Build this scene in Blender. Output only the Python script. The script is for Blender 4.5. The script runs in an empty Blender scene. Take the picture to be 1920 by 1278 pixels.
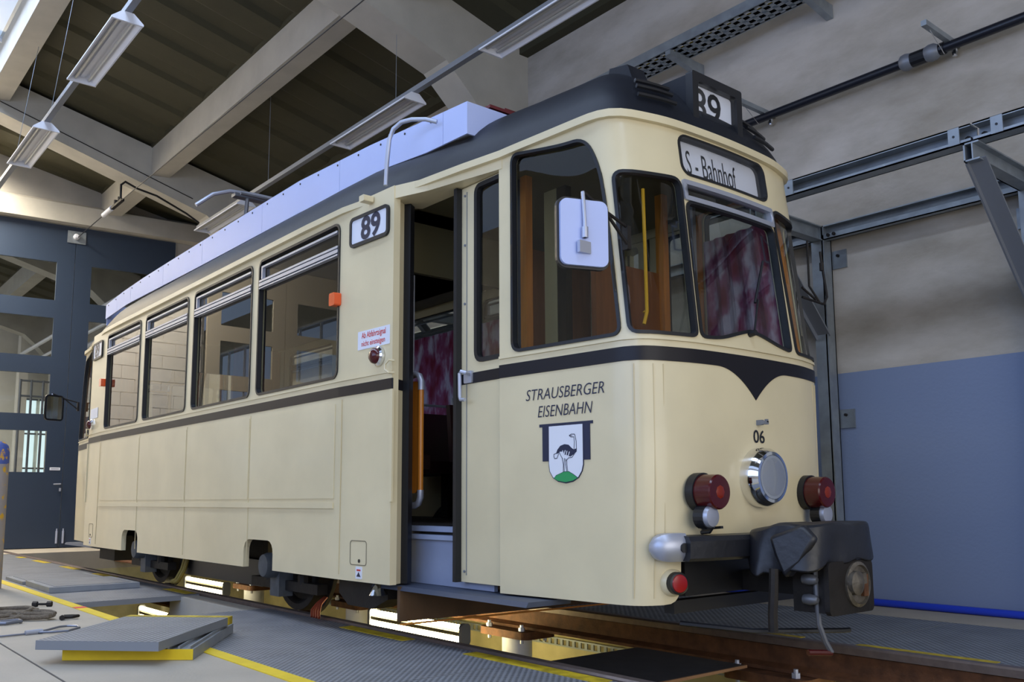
import bpy, bmesh, math, random
from mathutils import Vector, Matrix
from mathutils.geometry import delaunay_2d_cdt
random.seed(7)
SC = bpy.context.scene
COL = SC.collection
PI = math.pi

# ---------------------------------------------------------------- camera
cam_d = bpy.data.cameras.new('camera'); cam = bpy.data.objects.new('camera', cam_d); COL.objects.link(cam)
YAW, PIT, ROL = math.radians(39.646), math.radians(7.152), math.radians(-0.27)
fw = Vector((-math.cos(YAW)*math.cos(PIT), math.sin(YAW)*math.cos(PIT), math.sin(PIT)))
rt0 = Vector((math.sin(YAW), math.cos(YAW), 0)); up0 = rt0.cross(fw)
rt = rt0*math.cos(ROL)+up0*math.sin(ROL); up = up0*math.cos(ROL)-rt0*math.sin(ROL)
cam.matrix_world = Matrix(((rt.x, up.x, -fw.x, 0), (rt.y, up.y, -fw.y, -3.9), (rt.z, up.z, -fw.z, .82), (0, 0, 0, 1)))
cam_d.sensor_width = 36; cam_d.lens = 36*1677.88/1920
cam_d.shift_y = (725.16-639)/1920
cam_d.clip_start = .05; cam_d.clip_end = 200
SC.camera = cam
# ---------------------------------------------------------------- world, daylight, exposure
SC.view_settings.view_transform = 'Standard'; SC.view_settings.look = 'None'
SC.view_settings.exposure = 0.14; SC.view_settings.gamma = 1; SC.view_settings.use_curve_mapping = False
W = bpy.data.worlds.new('World'); SC.world = W; W.use_nodes = True
bg = W.node_tree.nodes['Background']; bg.inputs[0].default_value = (.55, .70, 1, 1); bg.inputs[1].default_value = .9

def area(name, loc, rot, sx, sy, power, col):
    l = bpy.data.lights.new(name, 'AREA'); l.shape = 'RECTANGLE'; l.size = sx; l.size_y = sy; l.energy = power; l.color = col
    o = bpy.data.objects.new(name, l); COL.objects.link(o); o.location = loc; o.rotation_euler = rot
    return o
SKY = (.62, .76, 1.0)
# daylight at the real openings: window band of the left wall, open front gate, roof-lights; the last lamp is added
area('left_window_daylight', (-1.5, -9.3, 3.6), (math.radians(90), 0, 0), 13, 3.6, 330, (.42, .58, 1.0))
area('front_gate_daylight', (6.6, -3.0, 2.6), (math.radians(90), 0, math.radians(90)), 10, 4.8, 330, (1.0, .90, .72))
area('roof_light_daylight', (-6.0, -2.7, 7.36), (math.radians(-13), 0, 0), 19, 1.5, 620, (.60, .74, 1.0))
area('rear_hall_daylight', (-24.5, -2.7, 7.32), (math.radians(-13), 0, 0), 10, 1.5, 620, (1, .97, .88))
area('pier_fill_light', (-16.55, -2.7, 7.25), (math.radians(-13), math.radians(22), 0), 1.7, 1.5, 900, (1, .9, .74))  # added lamp aimed at the brick pier, for bright window reflections

# ---------------------------------------------------------------- materials
def newmat(name):
    m = bpy.data.materials.new(name); m.use_nodes = True
    return m, m.node_tree.nodes, m.node_tree.links, m.node_tree.nodes['Principled BSDF']
def srgb(r, g, b):
    f = lambda c: (c/255/12.92) if c/255 <= .04045 else ((c/255+.055)/1.055)**2.4
    return (f(r), f(g), f(b), 1)
def mat(name, col, rough=.5, metal=0., var=0., scale=6., bump=0., bscale=60., col2=None, thresh=None, spec=None, coat=0., stretch=None):
    """plain paint/metal/concrete: two colours mixed by noise, plus fine bump"""
    m, n, l, p = newmat(name)
    p.inputs['Base Color'].default_value = col; p.inputs['Roughness'].default_value = rough; p.inputs['Metallic'].default_value = metal
    if spec is not None: p.inputs['Specular IOR Level'].default_value = spec
    if coat: p.inputs['Coat Weight'].default_value = coat; p.inputs['Coat Roughness'].default_value = .12
    tc = n.new('ShaderNodeTexCoord'); mp = n.new('ShaderNodeMapping'); l.new(tc.outputs['Object'], mp.inputs[0])
    if stretch: mp.inputs['Scale'].default_value = stretch
    if var or col2:
        nz = n.new('ShaderNodeTexNoise'); nz.inputs['Scale'].default_value = scale; nz.inputs['Detail'].default_value = 6
        l.new(mp.outputs[0], nz.inputs[0])
        cr = n.new('ShaderNodeValToRGB')
        a, b = thresh or (.35, .68)
        cr.color_ramp.elements[0].position = a; cr.color_ramp.elements[1].position = b
        c2 = col2 or tuple(c*(1-var) for c in col[:3])+(1,)
        cr.color_ramp.elements[0].color = c2; cr.color_ramp.elements[1].color = col
        l.new(nz.outputs[0], cr.inputs[0]); l.new(cr.outputs[0], p.inputs['Base Color'])
    if bump:
        n2 = n.new('ShaderNodeTexNoise'); n2.inputs['Scale'].default_value = bscale; n2.inputs['Detail'].default_value = 4
        l.new(mp.outputs[0], n2.inputs[0])
        bp = n.new('ShaderNodeBump'); bp.inputs['Strength'].default_value = bump; bp.inputs['Distance'].default_value = .01
        l.new(n2.outputs[0], bp.inputs['Height']); l.new(bp.outputs[0], p.inputs['Normal'])
    return m
def glass(name, tint, refl=1.0, rough=0.0):
    m, n, l, p = newmat(name); n.remove(p)
    out = n['Material Output']
    t = n.new('ShaderNodeBsdfTransparent'); t.inputs[0].default_value = tint
    g = n.new('ShaderNodeBsdfGlossy'); g.inputs['Roughness'].default_value = rough; g.inputs[0].default_value = (refl, refl, refl, 1)
    f = n.new('ShaderNodeFresnel'); f.inputs[0].default_value = 1.5
    gm = n.new('ShaderNodeNewGeometry'); iv = n.new('ShaderNodeMath'); iv.operation = 'SUBTRACT'; iv.inputs[0].default_value = 1; l.new(gm.outputs['Backfacing'], iv.inputs[1])
    mu = n.new('ShaderNodeMath'); mu.operation = 'MULTIPLY'; l.new(f.outputs[0], mu.inputs[0]); l.new(iv.outputs[0], mu.inputs[1])
    x = n.new('ShaderNodeMixShader'); l.new(mu.outputs[0], x.inputs[0]); l.new(t.outputs[0], x.inputs[1]); l.new(g.outputs[0], x.inputs[2])
    l.new(x.outputs[0], out.inputs[0]); return m
def emit(name, col, s):
    m, n, l, p = newmat(name); p.inputs['Base Color'].default_value = (.8, .8, .8, 1)
    p.inputs['Emission Color'].default_value = col; p.inputs['Emission Strength'].default_value = s; return m
def grate(name, col, sc=38):
    """punched metal grating: staggered holes as fine relief"""
    m, n, l, p = newmat(name); p.inputs['Roughness'].default_value = .55; p.inputs['Metallic'].default_value = .25
    tc = n.new('ShaderNodeTexCoord'); mp = n.new('ShaderNodeMapping'); mp.inputs['Rotation'].default_value = (0, 0, math.radians(45)); mp.inputs['Scale'].default_value = (1, 1, 0)
    l.new(tc.outputs['Object'], mp.inputs[0])
    v = n.new('ShaderNodeTexVoronoi'); v.inputs['Scale'].default_value = sc; v.inputs['Randomness'].default_value = 0.0
    l.new(mp.outputs[0], v.inputs[0])
    cr = n.new('ShaderNodeValToRGB'); cr.color_ramp.elements[0].position = .22; cr.color_ramp.elements[1].position = .38
    cr.color_ramp.elements[0].color = tuple(c*.25 for c in col[:3])+(1,); cr.color_ramp.elements[1].color = col
    l.new(v.outputs['Distance'], cr.inputs[0])
    nz = n.new('ShaderNodeTexNoise'); nz.inputs['Scale'].default_value = 5; l.new(tc.outputs['Object'], nz.inputs[0])
    mx = n.new('ShaderNodeMix'); mx.data_type = 'RGBA'; mx.blend_type = 'MULTIPLY'; mx.inputs[0].default_value = .45
    l.new(cr.outputs[0], mx.inputs[6]); l.new(nz.outputs[0], mx.inputs[7]); l.new(mx.outputs[2], p.inputs['Base Color'])
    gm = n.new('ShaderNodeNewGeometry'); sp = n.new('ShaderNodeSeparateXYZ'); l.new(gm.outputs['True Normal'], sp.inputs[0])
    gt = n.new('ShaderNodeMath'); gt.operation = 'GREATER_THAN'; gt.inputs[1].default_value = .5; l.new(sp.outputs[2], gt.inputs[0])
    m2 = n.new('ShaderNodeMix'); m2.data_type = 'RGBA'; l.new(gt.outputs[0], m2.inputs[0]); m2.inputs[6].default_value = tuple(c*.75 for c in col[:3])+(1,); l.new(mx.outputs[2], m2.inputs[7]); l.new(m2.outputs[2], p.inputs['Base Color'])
    bp = n.new('ShaderNodeBump'); bp.inputs['Distance'].default_value = .006
    bs = n.new('ShaderNodeMath'); bs.operation = 'MULTIPLY'; bs.inputs[1].default_value = .6; l.new(gt.outputs[0], bs.inputs[0]); l.new(bs.outputs[0], bp.inputs['Strength'])
    l.new(v.outputs['Distance'], bp.inputs['Height']); l.new(bp.outputs[0], p.inputs['Normal'])
    return m
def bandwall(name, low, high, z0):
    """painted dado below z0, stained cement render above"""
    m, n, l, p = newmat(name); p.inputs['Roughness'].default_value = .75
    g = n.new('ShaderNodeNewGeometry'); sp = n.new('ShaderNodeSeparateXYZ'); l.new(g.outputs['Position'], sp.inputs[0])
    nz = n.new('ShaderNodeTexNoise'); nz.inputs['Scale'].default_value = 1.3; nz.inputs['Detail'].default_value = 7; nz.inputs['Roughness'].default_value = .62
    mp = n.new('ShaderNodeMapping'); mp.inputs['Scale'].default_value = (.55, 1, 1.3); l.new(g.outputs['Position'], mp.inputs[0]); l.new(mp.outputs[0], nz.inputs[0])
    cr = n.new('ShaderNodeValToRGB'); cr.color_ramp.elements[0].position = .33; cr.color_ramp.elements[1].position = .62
    cr.color_ramp.elements[0].color = tuple(c*.60 for c in (high[0], high[1]*.96, high[2]*.86))+(1,); cr.color_ramp.elements[1].color = high  # real stains, deepened to make up for shade missing at the wall top
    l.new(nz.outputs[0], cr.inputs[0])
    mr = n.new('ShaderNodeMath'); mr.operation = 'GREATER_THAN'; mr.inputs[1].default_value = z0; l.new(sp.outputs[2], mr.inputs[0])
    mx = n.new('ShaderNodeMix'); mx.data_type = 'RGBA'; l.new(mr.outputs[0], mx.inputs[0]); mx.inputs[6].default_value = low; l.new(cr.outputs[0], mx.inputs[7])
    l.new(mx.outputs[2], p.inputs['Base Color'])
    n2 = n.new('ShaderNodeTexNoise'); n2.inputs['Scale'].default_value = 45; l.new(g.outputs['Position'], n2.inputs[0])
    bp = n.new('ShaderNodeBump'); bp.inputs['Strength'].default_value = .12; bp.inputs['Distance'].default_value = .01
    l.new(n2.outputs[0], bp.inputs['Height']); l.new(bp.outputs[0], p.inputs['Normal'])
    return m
def tread(name):
    """blurry maroon and mauve curtain cloth"""
    m, n, l, p = newmat(name); p.inputs['Roughness'].default_value = .8
    tc = n.new('ShaderNodeTexCoord'); mp = n.new('ShaderNodeMapping'); mp.inputs['Scale'].default_value = (5, 5, 2.4); l.new(tc.outputs['Object'], mp.inputs[0])
    nz = n.new('ShaderNodeTexNoise'); nz.inputs['Scale'].default_value = 1.6; nz.inputs['Detail'].default_value = 3; l.new(mp.outputs[0], nz.inputs[0])
    cr = n.new('ShaderNodeValToRGB'); e = cr.color_ramp.elements
    e[0].position = .38; e[0].color = srgb(128, 24, 56); e[1].position = .62; e[1].color = srgb(196, 184, 204)
    k = e.new(.5); k.color = srgb(150, 78, 116)
    l.new(nz.outputs[0], cr.inputs[0]); l.new(cr.outputs[0], p.inputs['Base Color']); return m

CREAM = mat('cream_paint', srgb(222, 208, 170), .38, 0, .10, 2.2, .04, 9, coat=.25)
CREAM_IN = mat('cream_inside', srgb(214, 205, 165), .5, 0, .08)
JOINT = mat('joint_cream', srgb(206, 190, 150), .5)
STRIPE = mat('dark_stripe_paint', srgb(24, 22, 28), .42, spec=.3)
ROOF = mat('roof_paint', srgb(24, 27, 36), .5, .0, .25, 4, .10, 14, spec=.3)
BLACK = mat('black_paint', srgb(24, 25, 30), .4)
RUBBER = mat('rubber', srgb(18, 20, 26), .45)
DARK = mat('dark_iron', srgb(38, 33, 30), .65, .3, .35, 12, .2, 40)
SILVER = mat('silver_sheet', srgb(182, 195, 238), .45, .0, .04, 3)
CHROME = mat('chrome', (.82, .83, .86, 1), .08, 1)
ALU = mat('aluminium', srgb(182, 186, 200), .42, .6)
GALV = mat('galvanised_steel', srgb(156, 164, 172), .42, .55, .22, 9, .06, 30)
GREYMETAL = mat('grey_metal', srgb(128, 132, 140), .45, .3)
WHITEP = mat('white_paint', srgb(226, 228, 236), .4)
LILACW = mat('lilac_white', srgb(222, 226, 238), .35)  # pale lilac white for signs, blinds and stickers
RED = mat('red_paint', srgb(206, 40, 40), .4)
NAVY = mat('navy_paint', srgb(26, 32, 62), .4)
GREEN = mat('green_paint', srgb(38, 150, 84), .5)
ORANGE = mat('orange_lens', srgb(226, 84, 24), .25, coat=.5)
REDLENS = mat('red_lens', srgb(72, 8, 14), .22, coat=.15)
REDREF = mat('red_reflector', srgb(150, 14, 16), .2, coat=.2)
AMBER = mat('amber_core', srgb(128, 36, 12), .3)
WOOD = mat('orange_wood', srgb(214, 132, 44), .35, 0, .3, 4, stretch=(8, 8, .7), coat=.3)
WOODB = mat('brown_wood', srgb(150, 92, 52), .4, 0, .25, 4, stretch=(8, 8, .7))
LEATHER = mat('dark_leatherette', srgb(58, 20, 24), .45, 0, .2)
TARP = mat('black_tarpaulin', srgb(33, 34, 40), .42, 0, .25, 9, .25, 22)
STEPGREY = mat('step_grey_paint', srgb(150, 160, 186), .5, 0, .1, 5)
BLUEGATE = mat('blue_gate_paint', srgb(36, 50, 70), .45, 0, .06, 2)
CONC = mat('concrete_floor', srgb(176, 166, 150), .7, 0, .14, 2.2, .15, 60)
CONC2 = mat('concrete_beam', srgb(188, 184, 174), .75, 0, .13, 3, .12, 35)
PITC = mat('pit_wall_paint', srgb(196, 186, 140), .75, 0, .25, 4, .2, 30)
RUST = mat('rusty_rail', srgb(112, 72, 44), .7, .25, .45, 14, .25, 60)
RAILTOP = mat('rail_head', srgb(122, 108, 102), .45, .5, .2, 20)
YEL = mat('yellow_marking', srgb(232, 200, 30), .6, 0, .12, 9)
YELW = mat('worn_yellow', srgb(206, 178, 30), .6, 0, .5, 14)
REDM = mat('red_mark', srgb(214, 70, 60), .6)
OLIVE = mat('olive_ceiling', srgb(64, 61, 42), .85, 0, .12, 6, .12, 30)
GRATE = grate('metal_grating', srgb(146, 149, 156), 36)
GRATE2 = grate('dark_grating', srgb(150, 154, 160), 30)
PLATE = mat('plate_grey', srgb(140, 144, 150), .5, .2, .15, 9)
ROPE = mat('rope_fibre', srgb(120, 108, 92), .9, 0, .35, 90, .5, 160)
WIRE = mat('steel_cable', srgb(120, 124, 136), .4, .6)
BLUEP = mat('blue_pipe', srgb(34, 62, 190), .35)
BLKPIPE = mat('black_pipe', srgb(26, 28, 38), .35)
MAT = mat('black_rubber_mat', srgb(62, 58, 56), .75, 0, .3, 7)
PLY = mat('plywood_edge', srgb(140, 104, 74), .7)
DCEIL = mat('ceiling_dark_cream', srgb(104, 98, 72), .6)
HOSE = mat('yellow_lit_hose', srgb(150, 132, 66), .5)  # yellow lamp light is put into the hose colour
COPPER = mat('copper_braid', srgb(140, 62, 40), .5, .4)
PANTO = mat('red_brown_arm', srgb(108, 40, 44), .5, .1, .3, 12)
GREYARM = mat('grey_arm', srgb(110, 112, 118), .45, .5)
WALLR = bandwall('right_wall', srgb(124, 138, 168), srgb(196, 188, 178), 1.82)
WALLG = mat('grey_render', srgb(176, 172, 164), .8, 0, .15, 2, .1, 40)
WALLW = mat('white_brick_paint', srgb(238, 232, 220), .7, 0, .06, 5, .1, 40)
GLASS = glass('tram_glass', (.80, .82, .80, 1), 1.0)
GLASS2 = glass('gate_glass', (.90, .92, .92, 1), .8)
CLEAR = glass('lamp_lens', (.95, .95, .95, 1), 1)
TUBE = emit('lit_tube', (1, .84, .42, 1), 38)
TUBE2 = emit('lit_tube_dim', (1, .86, .5, 1), 10)
LAMPBACK = mat('lamp_back', srgb(96, 88, 60), .6)
TUBEOFF = mat('unlit_tube', srgb(190, 190, 186), .3)
MIRROR = mat('mirror_glass', (.9, .9, .92, 1), .02, 1)
CURT = tread('maroon_curtain')
BOLL = mat('peeling_post_paint', srgb(150, 140, 134), .7, 0, 0, 14, .2, 40, col2=srgb(206, 158, 40), thresh=(.36, .44))
BOLLB = mat('blue_post_paint', srgb(70, 86, 150), .6, 0, 0, 18, .1, 40, col2=srgb(200, 150, 50), thresh=(.4, .46))
YCORD = mat('yellow_cord', srgb(236, 176, 30), .5)
HAZ = mat('hazard_yellow', srgb(200, 140, 24), .6)

# ---------------------------------------------------------------- mesh building
class M:
    def __init__(s): s.v = []; s.f = []
    def add(s, vs, fs):
        k = len(s.v); s.v += [tuple(v) for v in vs]; s.f += [tuple(i+k for i in f) for f in fs]; return s
    def box(s, x0, x1, y0, y1, z0, z1):
        return s.add([(x0,y0,z0),(x1,y0,z0),(x1,y1,z0),(x0,y1,z0),(x0,y0,z1),(x1,y0,z1),(x1,y1,z1),(x0,y1,z1)],
                     [(0,3,2,1),(4,5,6,7),(0,1,5,4),(1,2,6,5),(2,3,7,6),(3,0,4,7)])
    def bar(s, a, b, w, h, upv=(0,0,1)):
        a, b = Vector(a), Vector(b); d = (b-a).normalized(); u = Vector(upv)
        if abs(d.dot(u)) > .98: u = Vector((1,0,0))
        r = d.cross(u).normalized(); u = r.cross(d)
        vs = []
        for p in (a, b):
            for i, j in ((-1,-1),(1,-1),(1,1),(-1,1)): vs.append(p+r*(i*w/2)+u*(j*h/2))
        return s.add(vs, [(0,1,2,3),(7,6,5,4),(0,4,5,1),(1,5,6,2),(2,6,7,3),(3,7,4,0)])
    def tube(s, pts, r, n=10, cap=True, closed=False):
        pts = [Vector(p) for p in pts]; N = len(pts); vs = []; fs = []; prev = None
        for i, p in enumerate(pts):
            if closed: d = pts[(i+1)%N]-pts[i-1]
            else: d = pts[min(i+1,N-1)]-pts[max(i-1,0)]
            d.normalize()
            if prev is None:
                u = Vector((0,0,1)) if abs(d.z) < .9 else Vector((1,0,0))
                prev = (u-d*u.dot(d)).normalized()
            else: prev = (prev-d*prev.dot(d)).normalized()
            w = d.cross(prev); rr = r[i] if isinstance(r, (list, tuple)) else r
            for k in range(n):
                a = 2*PI*k/n; vs.append(p+prev*(rr*math.cos(a))+w*(rr*math.sin(a)))
        for i in range(N if closed else N-1):
            for k in range(n):
                j = (i+1)%N
                fs.append((i*n+k, i*n+(k+1)%n, j*n+(k+1)%n, j*n+k))
        if cap and not closed: fs += [tuple(range(n-1,-1,-1)), tuple((N-1)*n+k for k in range(n))]
        return s.add(vs, fs)
    def lathe(s, c, axis, prof, n=24):
        """prof = [(radius, distance along axis)]"""
        ax = Vector(axis).normalized(); u = Vector((0,0,1)) if abs(ax.z) < .9 else Vector((1,0,0))
        u = (u-ax*u.dot(ax)).normalized(); w = ax.cross(u); vs = []; fs = []; c = Vector(c)
        for r, d in prof:
            for k in range(n):
                a = 2*PI*k/n; vs.append(c+ax*d+u*(r*math.cos(a))+w*(r*math.sin(a)))
        for i in range(len(prof)-1):
            for k in range(n): fs.append((i*n+k, i*n+(k+1)%n, (i+1)*n+(k+1)%n, (i+1)*n+k))
        if prof[0][0] > 1e-4: fs.append(tuple(range(n-1,-1,-1)))
        if prof[-1][0] > 1e-4: fs.append(tuple((len(prof)-1)*n+k for k in range(n)))
        return s.add(vs, fs)
    def prism(s, poly, a, b, fn):
        """poly 2-D, extruded from a to b; fn(u, v, t) -> point"""
        n = len(poly)
        vs = [fn(u, v, a) for u, v in poly]+[fn(u, v, b) for u, v in poly]
        fs = [tuple(range(n)), tuple(range(2*n-1, n-1, -1))]+[(i, i+n, (i+1)%n+n, (i+1)%n) for i in range(n)]
        return s.add(vs, fs)
    def patch(s, outer, holes, fn, o0, o1, step=.08, grid=None):
        loops = [sub(outer, step)]+[sub(h, step) for h in holes]
        vs = []; es = []
        for L in loops:
            k = len(vs); vs += [Vector(p) for p in L]; es += [(k+i, k+(i+1)%len(L)) for i in range(len(L))]
        if grid:
            xs = [p[0] for p in outer]; ys = [p[1] for p in outer]; gx, gy = grid
            nx = max(1, int((max(xs)-min(xs))/gx)); ny = max(1, int((max(ys)-min(ys))/gy))
            for i in range(1, nx):
                for j in range(1, ny):
                    p = (min(xs)+(max(xs)-min(xs))*i/nx, min(ys)+(max(ys)-min(ys))*j/ny)
                    if inside(p, outer) and not any(inside(p, h) for h in holes): vs.append(Vector(p))
        r = delaunay_2d_cdt(vs, es, [], 0, 1e-6)
        V = r[0]; T = []
        for f in r[2]:
            c = (sum(V[i][0] for i in f)/len(f), sum(V[i][1] for i in f)/len(f))
            if inside(c, outer) and not any(inside(c, h) for h in holes): T.append(f)
        if o1 != o0:
            s.add([fn(p[0], p[1], o1) for p in V], T)
            s.add([fn(p[0], p[1], o0) for p in V], [tuple(reversed(f)) for f in T])
            for L in loops:
                n = len(L)
                s.add([fn(p[0], p[1], o0) for p in L]+[fn(p[0], p[1], o1) for p in L], [(i, (i+1)%n, (i+1)%n+n, i+n) for i in range(n)])
        else: s.add([fn(p[0], p[1], o1) for p in V], T)
        return s
    def o(s, name, m, parent=None, org=None, smooth=False, **props):
        me = bpy.data.meshes.new(name)
        if org is None: org = parent.get('_org', (0,0,0)) if parent is not None else (0,0,0)
        me.from_pydata([(a-org[0], b-org[1], c-org[2]) for a, b, c in s.v], [], s.f)
        bm = bmesh.new(); bm.from_mesh(me); bmesh.ops.remove_doubles(bm, verts=bm.verts, dist=2e-5)
        bmesh.ops.recalc_face_normals(bm, faces=bm.faces)
        bm.to_mesh(me); bm.free()
        if smooth:
            for p in me.polygons: p.use_smooth = True
            me.set_sharp_from_angle(angle=math.radians(38))
        me.materials.append(m)
        ob = bpy.data.objects.new(name, me); COL.objects.link(ob)
        if parent is not None: ob.parent = parent; ob['_org'] = tuple(org)
        else: ob.location = org; ob['_org'] = tuple(org)
        for k, v in props.items(): ob[k] = v
        return ob
def sub(L, step):
    out = []
    for i, p in enumerate(L):
        q = L[(i+1)%len(L)]; d = math.hypot(q[0]-p[0], q[1]-p[1]); n = max(1, int(math.ceil(d/step)))
        for k in range(n): out.append((p[0]+(q[0]-p[0])*k/n, p[1]+(q[1]-p[1])*k/n))
    return out
def inside(p, L):
    x, y = p; c = False; j = len(L)-1
    for i in range(len(L)):
        xi, yi = L[i]; xj, yj = L[j]
        if (yi > y) != (yj > y) and x < (xj-xi)*(y-yi)/(yj-yi)+xi: c = not c
        j = i
    return c
def rr(x0, x1, z0, z1, r, n=5):
    r = min(r, (x1-x0)/2-1e-4, (z1-z0)/2-1e-4); out = []
    for cx, cz, a0 in ((x1-r, z0+r, -90), (x1-r, z1-r, 0), (x0+r, z1-r, 90), (x0+r, z0+r, 180)):
        for k in range(n+1):
            a = math.radians(a0+90*k/n); out.append((cx+r*math.cos(a), cz+r*math.sin(a)))
    return out
def rnd(poly, r, n=4):
    """round the corners of a polygon"""
    out = []; N = len(poly)
    for i in range(N):
        p, a, b = Vector(poly[i]), Vector(poly[i-1]), Vector(poly[(i+1)%N])
        q = r[i] if isinstance(r, (list, tuple)) else r
        q1 = min(q, (a-p).length*.45); q2 = min(q, (b-p).length*.45)
        s, e = p+(a-p).normalized()*q1, p+(b-p).normalized()*q2
        for k in range(n+1):
            t = k/n; out.append(tuple(s*(1-t)**2+p*2*t*(1-t)+e*t*t))
    return out
def off(poly, d):
    """offset polygon outwards by d"""
    N = len(poly); A = sum(poly[i][0]*poly[(i+1)%N][1]-poly[(i+1)%N][0]*poly[i][1] for i in range(N))
    sg = 1 if A > 0 else -1; out = []
    for i in range(N):
        a, p, b = Vector(poly[i-1]), Vector(poly[i]), Vector(poly[(i+1)%N])
        e1, e2 = (p-a), (b-p)
        if e1.length < 1e-7 or e2.length < 1e-7: out.append(tuple(p)); continue
        e1.normalize(); e2.normalize(); n1 = Vector((e1.y, -e1.x))*sg; n2 = Vector((e2.y, -e2.x))*sg
        b_ = (n1+n2); 
        if b_.length < 1e-6: out.append(tuple(p)); continue
        b_.normalize(); out.append(tuple(p+b_*(d/max(.4, b_.dot(n1)))))
    return out
def empty(name, loc, label=None, cat=None, group=None, kind=None):
    o = bpy.data.objects.new(name, None); COL.objects.link(o); o.location = loc; o['_org'] = tuple(loc); o.empty_display_size = .1
    if label: o['label'] = label
    if cat: o['category'] = cat
    if group: o['group'] = group
    if kind: o['kind'] = kind
    return o
def strokes(L, w):
    """thin flat line polygons in 2-D"""
    out = []
    for i in range(len(L)-1):
        a, b = Vector(L[i]), Vector(L[i+1]); d = b-a
        if d.length < 1e-6: continue
        d.normalize(); n = Vector((-d.y, d.x))*w/2; a = a-d*w*.3; b = b+d*w*.3
        out.append([tuple(a-n), tuple(b-n), tuple(b+n), tuple(a+n)])
    return out
def text2d(txt, x0, x1, z0, z1, shear=0., bold=0.):
    cu = bpy.data.curves.new('txt', 'FONT'); cu.body = txt; cu.resolution_u = 3; cu.offset = bold
    ob = bpy.data.objects.new('txt', cu); COL.objects.link(ob)
    dg = bpy.context.evaluated_depsgraph_get(); me = bpy.data.meshes.new_from_object(ob.evaluated_get(dg))
    V = [(v.co.x, v.co.y) for v in me.vertices]; F = [tuple(p.vertices) for p in me.polygons]
    bpy.data.objects.remove(ob); bpy.data.curves.remove(cu); bpy.data.meshes.remove(me)
    h = max(v[1] for v in V); lo = min(v[1] for v in V)
    V = [(v[0]+shear*(v[1]-lo), v[1]) for v in V]
    a, b = min(v[0] for v in V), max(v[0] for v in V)
    return [(x0+(v[0]-a)/(b-a)*(x1-x0), z0+(v[1]-lo)/(h-lo)*(z1-z0)) for v in V], F
def put_text(m, t, fn, o):
    V, F = t; m.add([fn(p[0], p[1], o) for p in V], F); return m

# ================================================================= SETTING
WY = 2.75                       # face of the right-hand wall
def ceil_z(y): return 6.40-.235*(y-1.62)
def low_z(y): return 5.98-.30*(y-.51)
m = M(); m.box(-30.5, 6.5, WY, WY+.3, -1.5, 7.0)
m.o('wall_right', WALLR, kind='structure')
# concrete floor slabs left of the pit (joint at y = -2.78), strip on the right
FL = empty('floor', (0, 0, 0), kind='structure')
m = M(); m.box(-17.4, 6.4, -2.775, -1.985, -.3, 0); m.o('floor_slab', CONC, FL)
m = M(); m.box(-17.4, 6.4, -9.4, -2.787, -.3, 0); m.o('floor_slab', CONC, FL)
m = M(); m.box(-17.4, 6.4, 2.2, WY, -.3, 0); m.o('floor_slab', CONC, FL)
m = M(); m.box(-30.5, -16.2, -1.985, 2.2, -.3, -.004); m.o('floor_slab', CONC, FL)
m = M(); m.box(-30.5, -17.4, -9.4, -1.985, -.3, -.004); m.box(-30.5, -17.4, 2.2, WY, -.3, -.004); m.o('floor_slab', CONC, FL)
m = M(); m.box(-17.0, 6.3, -2.0, -1.915, -.02, .004); m.o('yellow_edge_line', YEL, FL)
m = M(); m.box(-7.66, -7.56, -2.0, -1.915, .004, .006); m.o('red_edge_mark', REDM, FL)
# inspection pit
m = M(); m.box(-16.2, 6.3, -2.2, -1.93, -1.5, -.3); m.box(-16.2, 6.3, 1.55, 1.8, -1.5, -.03); m.box(-16.2, 6.3, -2.2, 1.8, -1.6, -1.5)
m.box(-16.3, -16.2, -2.2, 1.8, -1.5, -.3)
m.o('pit_wall', PITC, kind='structure')
# concrete rib that carries the near rail beside the opening
m = M(); m.box(-8.3, -6.0, -1.03, -.88, -.5, -.012)
m.o('pit_ledge', CONC2, kind='structure')
# gratings on the left: each plate its own part; the plate between x=-8.0 and -6.9 is lifted out
x = -16.0; seg = [(-16.0,-14.9),(-14.9,-13.8),(-13.8,-12.7),(-12.7,-11.6),(-11.6,-10.5),(-10.5,-9.35),(-9.35,-8.02),(-6.62,-5.6),(-5.6,-4.58),(-4.58,-3.56),(-3.56,-2.54),(-2.54,-1.52),(-1.52,-.5),(-.5,.52),(.52,1.54)]
for i, (a, b) in enumerate(seg):
    m = M(); m.box(a+.004, b-.004, -1.912, -.868, -.045, -.001); m.o('floor_plate', GRATE, FL)
for a, b, h, lb in ((-9.95, -9.0, .05, 'thick loose floor plate lying on the gratings beside the yellow line'), (-10.9, -10.1, .03, 'thin loose floor plate on the gratings, farther from the open hatch')):
    e = empty('loose_floor_plate', (a, -1.5, 0), lb, 'floor plate'); m = M(); m.box(a, b, -1.87, -1.08, .001, h); m.o('plate_body', PLATE, e)
    m = M(); m.box(a+.06, b-.06, -1.81, -1.14, h, h+.004); m.o('tread_surface', GRATE, e)
for a, b in ((-15.2,-14.85),(-14.15,-13.4),(-12.6,-11.9),(-11.1,-10.4),(-8.7,-8.1),(-5.32,-4.57),(-3.97,-2.95),(-2.4,-1.4)):
    m = M(); m.box(a, b, -.962, -.87, -.001, .002); m.o('yellow_paint_mark', YELW, FL)
# gratings on the right of the far rail
x = -16.0
while x < 5.5:
    m = M(); m.box(x+.004, x+1.096, .868, 2.196, -.045, -.001); m.o('floor_plate', GRATE2, FL); x += 1.1
for a, b in ((-3.55,-3.1),(-2.75,-2.0)):
    m = M(); m.box(a, b, .87, .925, -.001, .002); m.o('yellow_paint_mark', YELW, FL)

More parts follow.
